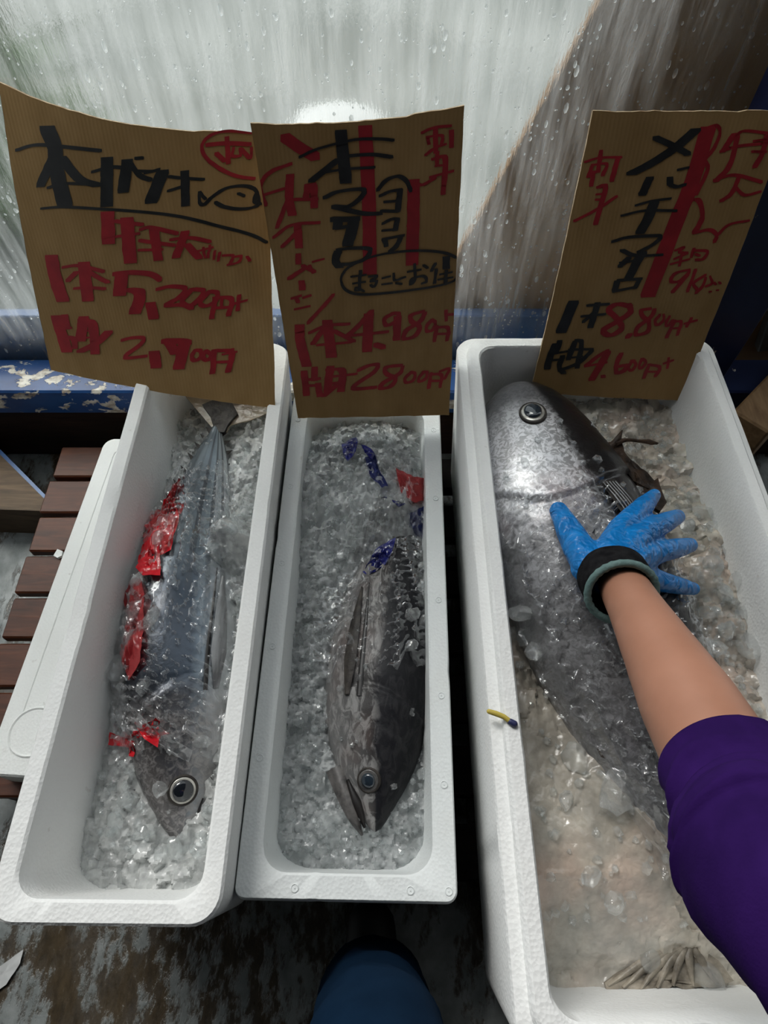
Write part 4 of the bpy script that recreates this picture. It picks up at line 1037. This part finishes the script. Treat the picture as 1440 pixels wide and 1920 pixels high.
S1.write([
  [(15, 13, (1310, 270), (1200, 258), (1120, 268), (1070, 300), (1055, 345), (1085, 400), (1150, 450), (1230, 490), (1320, 508)), (16, 18, (1080, 325), (1180, 320), (1300, 330)), (24, 14, (1180, 292), (1190, 420)), (20, 14, (1130, 370), (1170, 410)), (16, 13, (1215, 345), (1210, 385), (1250, 385), (1250, 350), (1300, 400), (1305, 350))],
  [(70, 16, (580, 660), (585, 810)), (68, 16, (680, 690), (697, 910)), (16, 15, (620, 700), (680, 710), (760, 720)), (16, 13, (620, 780), (740, 765)), (16, 15, (750, 745), (800, 735), (935, 770)), (16, 14, (745, 800), (830, 815), (920, 830)), (14, 11, (740, 850), (860, 850)), (48, 14, (815, 740), (840, 900)),
   (16, 14, (905, 800), (1000, 795), (1100, 820)), (40, 14, (975, 765), (930, 890)), (34, 14, (985, 830), (1045, 900)), (14, 10, (1040, 865), (1110, 850)), (13, 10, (1065, 850), (1075, 900)), (13, 10, (1100, 840), (1090, 900)), (13, 10, (1125, 870), (1120, 910)), (13, 10, (1150, 880), (1140, 920)), (13, 10, (1165, 895), (1215, 900), (1200, 942)), (12, 10, (1225, 905), (1255, 905), (1240, 935), (1190, 945)), (14, 10, (1285, 910), (1300, 930))],
  [(68, 16, (282, 885), (300, 990), (340, 1115)), (64, 16, (455, 918), (475, 1110)), (16, 14, (345, 940), (430, 930), (560, 960)), (25, 13, (415, 965), (370, 1010)), (22, 13, (480, 960), (530, 990), (580, 1015)), (16, 13, (405, 1050), (480, 1045), (565, 1050)),
   (20, 20, (615, 972), (700, 965), (800, 975), (850, 1005)), (68, 16, (652, 980), (642, 1080)), (62, 18, (690, 1055), (740, 1065), (745, 1105), (722, 1175)), (52, 16, (802, 1130), (818, 1205)),
   (24, 16, (840, 1055), (900, 1042), (975, 1055), (950, 1100), (880, 1140), (960, 1140), (1010, 1160)), (22, 16, (1010, 1062), (962, 1120), (1000, 1148), (1050, 1110), (1068, 1072), (1020, 1062)), (20, 15, (1100, 1077), (1052, 1130), (1080, 1153), (1128, 1130), (1138, 1087), (1100, 1077)), (25, 14, (1127, 1120), (1112, 1215)), (25, 14, (1127, 1112), (1208, 1122), (1195, 1205)), (14, 12, (1120, 1165), (1195, 1165)), (16, 12, (1160, 1120), (1160, 1165)), (15, 12, (1215, 1150), (1285, 1135)), (20, 12, (1248, 1108), (1240, 1182))],
  [(58, 16, (302, 1205), (358, 1392)), (38, 14, (347, 1198), (362, 1260)), (15, 12, (320, 1270), (382, 1264)), (34, 14, (335, 1315), (392, 1322), (402, 1372)), (56, 14, (452, 1205), (432, 1330)), (52, 14, (445, 1218), (500, 1245), (512, 1398)), (13, 10, (430, 1280), (490, 1275)), (13, 10, (430, 1320), (490, 1312)), (42, 14, (585, 1280), (520, 1342), (432, 1392)),
   (17, 15, (655, 1325), (700, 1312), (765, 1312), (752, 1345), (668, 1418), (780, 1410)), (56, 16, (822, 1390), (832, 1468)), (52, 16, (892, 1325), (930, 1395)), (26, 24, (870, 1330), (960, 1332), (1000, 1342)), (58, 16, (975, 1350), (947, 1475)), (18, 14, (1030, 1382), (1012, 1418), (1030, 1438), (1058, 1420), (1058, 1387), (1030, 1382)), (18, 14, (1085, 1387), (1068, 1420), (1090, 1438), (1113, 1412), (1085, 1387)), (28, 14, (1127, 1392), (1117, 1505)), (28, 14, (1127, 1388), (1213, 1402), (1195, 1500)), (14, 12, (1130, 1450), (1200, 1450)), (14, 10, (1170, 1410), (1235, 1400)), (17, 10, (1215, 1385), (1206, 1430))]], M['ink_red'], .0009)

# --- middle sign
q2 = [(470, 232), (871, 193), (842, 778), (559, 784)]
c2 = [atY(470, 232, .865), atY(871, 193, .875), atY(842, 778, .752), atY(559, 784, .752)]
S2 = Sign('price_sign', 'tall cardboard price sign in the middle with two broad red bars', q2, c2, (3.098, 450, 180), lambda a, b: .006 * math.sin(math.pi * a) * math.sin(math.pi * b), top_fn=lambda a: .02 * math.sin(math.pi * a * .9))
S2.write([
  [(80, 18, (715, 180), (738, 600), (745, 1025))],
  [(74, 18, (1000, 495), (998, 700), (990, 975)), (18, 14, (1000, 495), (1050, 520), (1130, 478))],
  [(48, 40, (255, 240), (330, 295), (430, 355)), (22, 18, (290, 395), (180, 440), (128, 500), (122, 560), (148, 635)), (18, 15, (130, 580), (250, 540)), (48, 15, (285, 462), (282, 600), (300, 690)), (22, 15, (275, 600), (215, 765)), (18, 16, (310, 602), (440, 600)), (34, 14, (385, 522), (377, 590)), (44, 14, (420, 522), (425, 645)), (14, 12, (375, 518), (430, 510))],
  [(15, 15, (195, 825), (300, 750), (455, 735)), (44, 15, (330, 752), (340, 878)), (20, 14, (320, 800), (245, 878)), (34, 14, (335, 922), (335, 972)), (22, 16, (372, 1000), (285, 1062)), (22, 14, (360, 985), (428, 1020)), (14, 11, (420, 962), (480, 945)), (16, 12, (400, 985), (420, 1025)), (36, 14, (355, 1078), (360, 1122)), (16, 13, (300, 1178), (350, 1160)), (22, 12, (325, 1172), (335, 1198)), (14, 13, (365, 1172), (405, 1157)), (16, 12, (320, 1240), (400, 1220)), (18, 16, (535, 1152), (470, 1230), (392, 1318))],
  [(15, 15, (1050, 215), (1120, 185), (1220, 175)), (30, 14, (1130, 192), (1130, 330)), (20, 12, (1085, 240), (1090, 280)), (18, 13, (1080, 240), (1168, 232), (1165, 285)), (16, 13, (1070, 345), (1130, 302), (1190, 282)), (28, 14, (1225, 205), (1225, 298)), (24, 13, (1140, 330), (1140, 400)), (32, 14, (1120, 370), (1188, 365), (1175, 572)), (14, 11, (1130, 410), (1180, 405)), (16, 15, (1100, 475), (1235, 440))],
  [(54, 15, (345, 1335), (350, 1430), (385, 1565)), (60, 15, (502, 1305), (527, 1510)), (16, 15, (400, 1375), (500, 1330), (625, 1320)), (28, 14, (480, 1352), (420, 1438)), (22, 14, (540, 1360), (655, 1420)), (15, 13, (445, 1445), (640, 1425)), (26, 16, (755, 1245), (680, 1330), (612, 1392)), (16, 15, (600, 1390), (700, 1380), (850, 1365)), (58, 15, (740, 1265), (730, 1475)), (28, 22, (780, 1440), (825, 1455)),
   (22, 16, (880, 1260), (832, 1290), (842, 1328), (890, 1310), (915, 1265), (880, 1258)), (46, 15, (907, 1282), (902, 1410)), (24, 16, (1058, 1252), (988, 1272), (992, 1310), (1038, 1340), (1010, 1392), (945, 1408), (960, 1360), (1040, 1310), (1068, 1262)), (17, 14, (1110, 1302), (1078, 1340), (1082, 1368), (1115, 1360), (1133, 1322), (1110, 1302)), (21, 13, (1140, 1342), (1126, 1425)), (21, 13, (1140, 1347), (1208, 1352), (1200, 1422)), (14, 11, (1135, 1385), (1200, 1385)), (20, 12, (1195, 1252), (1195, 1308)), (16, 13, (1200, 1275), (1245, 1275))],
  [(38, 14, (370, 1602), (385, 1735)), (38, 14, (430, 1578), (430, 1648)), (16, 15, (370, 1650), (460, 1640)), (34, 14, (450, 1672), (460, 1740)), (15, 13, (390, 1682), (460, 1680)), (44, 14, (520, 1572), (502, 1715)), (42, 14, (512, 1587), (588, 1592), (580, 1710)), (16, 13, (510, 1630), (670, 1610)), (15, 13, (500, 1670), (600, 1660)), (28, 14, (598, 1642), (482, 1740)),
   (20, 17, (680, 1590), (740, 1562), (795, 1558), (770, 1600), (648, 1693), (780, 1690)), (22, 16, (928, 1562), (842, 1572), (842, 1610), (898, 1640), (860, 1688), (805, 1693), (830, 1660), (918, 1610), (938, 1572)), (15, 13, (985, 1605), (952, 1640), (962, 1663), (1000, 1650), (1013, 1612), (985, 1602)), (15, 13, (1060, 1605), (1032, 1640), (1042, 1658), (1075, 1640), (1083, 1607), (1060, 1602)), (19, 13, (1105, 1612), (1092, 1695)), (19, 13, (1105, 1617), (1168, 1622), (1160, 1690)), (13, 11, (1100, 1655), (1160, 1655)), (14, 12, (1160, 1602), (1213, 1587), (1187, 1643))]], M['ink_red'], .0006)
S2.write([
  [(70, 16, (575, 205), (595, 400), (605, 500)), (14, 15, (340, 355), (450, 305), (650, 255), (800, 250), (880, 258)), (38, 18, (560, 370), (408, 493)), (18, 17, (600, 350), (750, 340), (870, 355)), (16, 14, (450, 450), (600, 425), (770, 415)),
   (24, 18, (485, 590), (560, 555), (705, 542), (690, 590), (620, 640), (535, 640)), (28, 19, (535, 642), (700, 680), (805, 682)), (18, 26, (525, 715), (600, 715), (680, 712)), (54, 16, (562, 712), (557, 765)), (24, 20, (557, 765), (605, 758)), (64, 16, (652, 718), (637, 790), (617, 862)), (44, 16, (562, 902), (548, 955), (572, 988)), (24, 16, (560, 890), (650, 880), (745, 887), (720, 940), (640, 970), (572, 975))],
  [(20, 17, (790, 545), (840, 490), (910, 467), (958, 497), (983, 552)), (16, 16, (805, 580), (860, 555), (925, 545)), (34, 14, (920, 547), (907, 667)), (15, 13, (830, 615), (910, 610)), (16, 15, (810, 667), (910, 670)), (15, 15, (820, 740), (870, 715), (910, 715)), (29, 14, (905, 717), (892, 777)), (15, 13, (820, 780), (890, 775)), (29, 14, (830, 832), (840, 868)), (16, 15, (820, 830), (940, 810)), (26, 14, (925, 817), (900, 870), (862, 902))],
  [(12, 12, (1255, 945), (1180, 915), (1050, 900), (900, 905), (760, 930), (640, 980), (587, 1030), (582, 1085), (620, 1130), (700, 1148), (850, 1140), (1000, 1125), (1150, 1105), (1240, 1080), (1262, 1050))],
  [(14, 11, (640, 1045), (720, 1035)), (14, 11, (650, 1085), (715, 1075)), (20, 11, (690, 1012), (685, 1118)), (11, 9, (685, 1125), (662, 1123), (667, 1107), (710, 1130)), (14, 11, (740, 1045), (788, 1042), (752, 1070), (788, 1072), (770, 1103), (750, 1095)), (14, 11, (820, 1055), (860, 1045)), (14, 10, (820, 1090), (870, 1085)), (14, 11, (885, 1030), (890, 1068), (950, 1050)), (14, 10, (900, 1085), (930, 1090)),
   (15, 12, (970, 1020), (1040, 1010)), (15, 12, (1005, 978), (1010, 1060), (982, 1093), (992, 1062), (1058, 1047), (1078, 1078), (1050, 1090)), (14, 11, (1060, 985), (1085, 1000)), (16, 12, (1130, 977), (1107, 1018)), (20, 12, (1135, 1012), (1125, 1088)), (44, 12, (1195, 942), (1195, 1005)), (15, 11, (1160, 1040), (1225, 1030)), (15, 11, (1150, 1070), (1230, 1060)), (20, 11, (1195, 1020), (1190, 1098))]], M['ink_black'], .0010)

# --- right sign
q3 = [(1114, 210), (1486, 208), (1274, 751), (996, 738)]
c3 = [atY(1114, 210, .905), atY(1486, 208, .905), atY(1274, 751, .770), atY(996, 738, .776)]
S3 = Sign('price_sign', 'leaning cardboard price sign at right standing inside the largest box', q3, c3, (3.1304, 980, 180), lambda a, b: .008 * math.sin(math.pi * b) - .006 * (1 - a) ** 4)
S3.write([
  [(88, 18, (1078, 185), (985, 480), (870, 760), (720, 1155))],
  [(17, 16, (1085, 180), (1128, 172), (1148, 212), (1110, 300), (1060, 360)), (20, 16, (1062, 380), (1070, 430), (1003, 565)), (28, 16, (960, 602), (1018, 602), (1038, 700), (992, 785)), (18, 16, (992, 788), (1080, 770), (1125, 800), (1110, 838)), (14, 13, (1130, 800), (1200, 740), (1318, 717))],
  [(29, 16, (1230, 222), (1162, 318)), (17, 16, (1150, 320), (1250, 290), (1430, 272)), (16, 14, (1230, 240), (1290, 202), (1430, 215)), (29, 16, (1252, 232), (1202, 400), (1122, 488)), (15, 13, (1340, 320), (1420, 322)), (29, 15, (1425, 232), (1400, 330), (1352, 408)), (15, 13, (1350, 260), (1425, 250)), (14, 16, (1110, 485), (1230, 455), (1395, 495)), (23, 15, (1260, 462), (1212, 560), (1152, 603)), (16, 14, (1230, 520), (1290, 570), (1385, 550))],
  [(14, 11, (880, 890), (930, 870), (902, 900), (950, 905), (872, 940)), (16, 11, (920, 900), (902, 978)), (14, 11, (850, 970), (960, 940)), (18, 12, (990, 880), (972, 928)), (17, 13, (990, 890), (1068, 895), (1042, 940), (1002, 943)), (14, 10, (1000, 910), (1020, 920)), (17, 13, (960, 1002), (882, 1022), (852, 1068), (900, 1070), (958, 1022), (960, 1002)), (19, 13, (955, 1030), (862, 1133)), (18, 13, (1000, 1002), (952, 1128)), (15, 12, (1060, 1032), (988, 1080), (1010, 1118)), (15, 12, (1060, 1050), (1040, 1100), (1002, 1138)), (13, 11, (1085, 1042), (1100, 1080), (1062, 1100)), (13, 9, (1110, 1077), (1120, 1088)), (13, 9, (1140, 1075), (1148, 1083)), (13, 9, (1085, 1130), (1092, 1131)), (13, 9, (1128, 1122), (1135, 1122))],
  [(15, 12, (370, 385), (450, 360), (570, 355)), (24, 12, (460, 320), (440, 440)), (20, 11, (410, 400), (385, 470)), (18, 12, (420, 400), (490, 395), (465, 460)), (14, 12, (380, 470), (430, 440)), (26, 13, (555, 355), (515, 490)), (24, 12, (415, 440), (400, 520)), (28, 13, (440, 530), (480, 530), (420, 740)), (14, 11, (430, 570), (480, 565)), (15, 13, (540, 580), (440, 650), (305, 725)), (14, 11, (425, 600), (470, 600))],
  [(30, 18, (618, 1218), (542, 1205), (492, 1240), (540, 1290), (568, 1350), (502, 1392), (462, 1360), (540, 1310), (618, 1252), (608, 1208)), (28, 16, (618, 1385), (602, 1402)), (22, 16, (730, 1232), (682, 1242), (692, 1280), (728, 1310), (718, 1368), (652, 1387), (662, 1340), (738, 1280), (758, 1237)), (15, 13, (790, 1267), (762, 1310), (780, 1328), (813, 1300), (813, 1267)), (14, 13, (850, 1277), (827, 1318), (840, 1333), (868, 1300)), (18, 12, (880, 1302), (832, 1402)), (18, 12, (880, 1307), (918, 1312), (895, 1387)), (13, 10, (860, 1350), (905, 1345)), (14, 12, (940, 1320), (1010, 1300)), (16, 11, (980, 1287), (952, 1338))],
  [(20, 15, (490, 1482), (430, 1520), (362, 1578)), (15, 13, (360, 1580), (480, 1555)), (38, 15, (490, 1492), (442, 1580), (398, 1660)), (24, 16, (462, 1638), (468, 1642)), (26, 15, (568, 1502), (542, 1560), (542, 1618), (588, 1600), (598, 1570), (552, 1580)), (15, 13, (630, 1542), (612, 1588), (630, 1603), (653, 1570), (640, 1542)), (15, 13, (690, 1532), (672, 1578), (690, 1588), (713, 1550), (690, 1532)), (18, 12, (730, 1572), (702, 1647)), (18, 12, (730, 1567), (798, 1582), (770, 1637)), (13, 10, (720, 1610), (780, 1610)), (14, 11, (820, 1560), (875, 1540)), (14, 10, (850, 1527), (840, 1588))]], M['ink_red'], .0006)
S3.write([
  [(62, 17, (1005, 195), (880, 300), (740, 390), (628, 448)), (38, 21, (770, 242), (880, 292), (955, 333)), (44, 15, (733, 472), (688, 567)), (38, 15, (850, 472), (850, 508)), (22, 16, (850, 512), (890, 522), (935, 510)), (18, 14, (900, 425), (955, 412)), (15, 13, (650, 630), (740, 605), (850, 590)), (15, 13, (570, 690), (700, 660), (885, 660)), (54, 15, (760, 607), (722, 700), (672, 787)),
   (17, 16, (515, 840), (600, 815), (740, 805), (795, 810), (740, 860), (660, 900)), (26, 14, (570, 890), (650, 920), (795, 915)), (28, 15, (610, 932), (558, 982)), (48, 15, (690, 902), (652, 960), (605, 1055)), (16, 13, (560, 962), (640, 950)), (34, 14, (540, 1072), (527, 1127)), (16, 15, (545, 1065), (680, 1055)), (23, 14, (670, 1060), (642, 1108)), (16, 15, (520, 1130), (640, 1105))],
  [(58, 15, (293, 1195), (222, 1375)), (16, 14, (370, 1215), (490, 1205)), (34, 14, (430, 1202), (387, 1342)), (15, 13, (340, 1280), (470, 1265)), (16, 13, (415, 1250), (347, 1313))],
  [(38, 15, (190, 1452), (162, 1520), (142, 1597)), (29, 14, (215, 1432), (192, 1500)), (15, 13, (170, 1510), (260, 1490)), (28, 14, (230, 1522), (212, 1590), (235, 1622)), (15, 13, (150, 1550), (230, 1540)), (28, 14, (300, 1432), (262, 1538)), (28, 14, (310, 1422), (338, 1442), (312, 1587)), (15, 13, (270, 1480), (400, 1475)), (14, 11, (270, 1530), (340, 1520)), (22, 14, (398, 1482), (320, 1560), (212, 1608))]], M['ink_black'], .0010)

# ================================================================== PERSON (arm, glove, sleeve, legs)
person = thing('person', (.12, -.32, 0), 'person in purple top and navy trousers pressing a blue-gloved hand on the tuna', 'person')
def remesh(mb, name, mat, voxel, smooth, parent, sub=0):
    tmp = mb.build(name + '_raw', mat)
    md = tmp.modifiers.new('r', 'REMESH'); md.mode = 'VOXEL'; md.voxel_size = voxel
    sm = tmp.modifiers.new('s', 'SMOOTH'); sm.factor = .5; sm.iterations = smooth
    dg = bpy.context.evaluated_depsgraph_get(); dg.update()
    me = bpy.data.meshes.new_from_object(tmp.evaluated_get(dg))
    bpy.data.objects.remove(tmp, do_unlink=True)
    me.name = name; me.polygons.foreach_set('use_smooth', np.ones(len(me.polygons), bool))
    if not me.materials: me.materials.append(mat)
    o = bpy.data.objects.new(name, me); COL.objects.link(o)
    if parent: attach(o, parent)
    return o
W = at(1168, 1098, .553)                     # wrist
E0 = at(1358, 1440, .718)                    # where the sleeve starts
EL = at(1470, 1650, .80)                     # elbow
SH = Vector((.36, -.22, 1.06))
ax = (W - E0).normalized()
palm_c = at(1140, 1035, .520)
mb = MB()
mb.tube([W + ax * .05, W + ax * .02, W, W - ax * .06, W - ax * .14, W - ax * .21, E0 - ax * .03, EL, (EL + SH) / 2, SH], [.026, .027, .0285, .031, .037, .0425, .044, .044, .045, .048], 24)
mb.tube([SH, Vector((.13, -.34, 1.10)), Vector((.13, -.36, 1.2))], [.06, .09, .055], 16)
mb.tube([Vector((.13, -.35, 1.08)), Vector((.13, -.38, .9)), Vector((.13, -.40, .80))], [.11, .11, .12], 16)
mb.tube([Vector((.07, -.37, .82)), Vector((.03, -.27, .66)), Vector((-.003, -.16, .42)), Vector((-.013, -.130, .20)), Vector((-.015, -.12, .06))], [.075, .062, .046, .045, .035], 16)
mb.tube([Vector((.19, -.40, .82)), Vector((.25, -.41, .66)), Vector((.29, -.41, .45)), Vector((.31, -.42, .2)), Vector((.31, -.42, .06))], [.075, .062, .046, .045, .035], 16)
remesh(mb, 'body', M['skin'], .006, 6, person)
# glove: palm and five fingers, thumb leaving the side
mb = MB()
TH = [at(1108, 1062, .522), at(1082, 1022, .509), at(1064, 988, .500), at(1047, 957, .490)]
IX = [at(1140, 1040, .524), at(1166, 992, .512), at(1188, 968, .505), at(1208, 948, .492), at(1227, 928, .472)]
MI = [at(1160, 1045, .526), at(1197, 1008, .513), at(1222, 992, .504), at(1246, 980, .486), at(1270, 969, .462)]
RI = [at(1178, 1058, .526), at(1211, 1042, .508), at(1240, 1033, .496), at(1268, 1028, .474), at(1294, 1022, .450)]
PI_ = [at(1180, 1080, .524), at(1214, 1082, .494), at(1246, 1092, .478), at(1272, 1098, .460), at(1300, 1104, .440)]
mb.tube([W + ax * .02] + TH, [.028, .025, .0205, .0172, .0128], 16)
mb.tube([W + ax * .02] + IX, [.025, .022, .0182, .0160, .0142, .0095], 16)
mb.tube([W + ax * .02] + MI, [.025, .022, .0182, .0160, .0146, .0112], 16)
mb.tube([W + ax * .02] + RI, [.025, .022, .0176, .0154, .0140, .0108], 16)
mb.tube([W + ax * .02] + PI_, [.025, .020, .0160, .0136, .0122, .0092], 16)
mb.tube([at(1098, 1055, .515), at(1130, 1035, .515), at(1185, 1035, .513), at(1205, 1055, .508)], [.015, .018, .018, .014], 14)
mb.tube([at(1090, 1068, .515), at(1120, 1085, .522), at(1180, 1075, .528)], [.014, .02, .02], 14)
remesh(mb, 'glove', M['glove'], .0026, 5, person)
# black under-glove cuff with its grey-green hem
cc = W - ax * .010 + Vector((-.006, .0, .0)); e1 = ax.cross(Vector((0, 0, 1))).normalized(); e2 = e1.cross(ax).normalized()
def ringpts(c, r1, r2, n=40): return [c + e1 * (r1 * math.cos(6.28318 * k / n)) + e2 * (r2 * math.sin(6.28318 * k / n)) for k in range(n)]
vs = []; n = 40
for off, r1, r2 in ((.052, .036, .032), (.035, .043, .041), (.014, .0425, .042), (-.004, .0400, .0395), (-.004, .0365, .036), (.010, .0355, .035), (.03, .034, .032)): vs += ringpts(cc + ax * off, r1, r2, n)
mesh_obj('under_glove_cuff', vs, grid_faces(7, n, wrap=True), M['black_knit'], person, True, 60)
hp = ringpts(cc - ax * .006, .0390, .0385, 56); mb = MB()
vs = []; m = 10
for k in range(56):
    p = hp[k]; rdir = (p - (cc - ax * .006)).normalized(); rr = .0046 + .0005 * math.sin(k * 2.9)
    vs += [p + rdir * (rr * math.cos(6.28318 * j / m)) + ax * (rr * math.sin(6.28318 * j / m)) for j in range(m)]
fs = []
for k in range(56):
    for j in range(m): fs.append((k * m + j, ((k + 1) % 56) * m + j, ((k + 1) % 56) * m + (j + 1) % m, k * m + (j + 1) % m))
mesh_obj('cuff_hem', vs, fs, M['hem'], person, True)
# sleeve
def cloth_tube(path, rad, n, m, seed, fold, name, mat, root, hollow=.004):
    P = lerp_path(path, m); R = np.interp(np.linspace(0, 1, m), np.linspace(0, 1, len(rad)), rad)
    vs = []; u = Vector((0, 0, 1)); fr = []
    for i in range(m):
        t = Vector(P[min(i + 1, m - 1)] - P[max(i - 1, 0)]).normalized(); b = t.cross(u).normalized(); uu = b.cross(t).normalized(); fr.append((Vector(P[i]), b, uu))
    def ring(i, dr):
        p, b, uu = fr[i]; out = []
        for k in range(n):
            a = 6.28318 * k / n; s_ = i / m
            fo = fold * (math.sin(s_ * 40 + 2.6 * math.sin(a + seed) + 1.8 * math.sin(2 * a)) ** 3 * .55 + (float(fbm(np.array(s_ * 9 + seed), np.array(math.cos(a) * 2 + math.sin(a) + 5), seed, 3)) - .5) * 2.2)
            fo = max(fo, -.0025) * min(1, (i + 3) / 8)
            out.append(p + (b * math.cos(a) + uu * math.sin(a)) * (R[i] + fo + dr))
        return out
    rows = [ring(6, -hollow * 2), ring(1, -hollow * 1.4), ring(0, -.001)] + [ring(i, 0) for i in range(m)]
    for r in rows: vs += r
    return mesh_obj(name, vs, grid_faces(len(rows), n, wrap=True), mat, root, True)
cloth_tube([E0 + ax * .004, E0 - ax * .05, EL + (E0 - EL) * .2, EL, EL + (SH - EL) * .3, SH, Vector((.2, -.33, 1.10))], [.050, .053, .056, .061, .068, .080, .10], 64, 90, 4, .0075, 'sleeve', M['purple'], person)
mb = MB(); mb.tube([Vector((.13, -.36, 1.16)), Vector((.13, -.37, 1.0)), Vector((.13, -.40, .78))], [.13, .155, .15], 24, flat=.75, up=(0, 1, 0)); mb.build('shirt', M['purple'], person, True)
def leg(path, rad, seed): cloth_tube(path, rad, 32, 40, seed, .005, 'trouser_leg', M['navy'], person)
leg([(-.015, -.120, .035), (-.015, -.125, .20), (-.005, -.14, .42), (.03, -.26, .66), (.07, -.37, .84)], [.080, .074, .078, .090, .11], 2)
leg([(.31, -.42, .035), (.31, -.42, .2), (.29, -.41, .45), (.25, -.41, .66), (.19, -.40, .84)], [.078, .072, .076, .088, .11], 6)
for x, y in ((-.02, -.10), (.31, -.40)):
    mb = MB(); mb.tube([(x, y - .10, .045), (x, y, .04), (x, y + .07, .032)], [.042, .046, .038], 16, flat=.8); mb.build('shoe', M['shoe'], person, True)

# ================================================================== SMALL THINGS
st = thing('yellow_stick', tuple(at(940, 1343, H3)), 'short yellow stick with a blue tip lying on the largest box rim', 'stick')
MB().tube([at(917, 1334, H3 + .004), at(930, 1338, H3 + .004), at(945, 1344, H3 + .0035), at(957, 1353, H3 + .0035)], [.0030, .0034, .0032, .0030], 10).build('shaft', M['yellow'], st, True)
MB().tube([at(957, 1353, H3 + .0035), at(964, 1357, H3 + .003)], [.0037, .0042], 10).build('tip', M['blue_tip'], st, True)
raised = raised_patch(px_out([(100, 1042), (108, 1030), (118, 1034), (116, 1042), (108, 1046)], .125), lambda x, y: .1235 + 0 * x, .006, 'foam_scrap', M['foam_lid'], None, levels=3)
tag(raised, 'tiny white foam scrap lying on a pallet slat', 'scrap')
raised = raised_patch(px_out([(-20, 1830), (0, 1812), (44, 1780), (38, 1806), (12, 1846), (-20, 1868)], .004), lambda x, y: .004 + 0 * x, .0012, 'paper_scrap', M['paper'], None, levels=4, wob=.002)
tag(raised, 'pale torn paper scrap on the floor at bottom left', 'paper')
tg = raised_patch(px_out([(1104, 998), (1122, 980), (1136, 992), (1128, 1000)], .5), lambda x, y: np.maximum(hm3(x, y), .45) + .008, .0008, 'paper_tag', M['paper'], None, levels=3, wob=.0005)
tag(tg, 'small grey paper tag on the tuna beside the gloved thumb', 'tag')
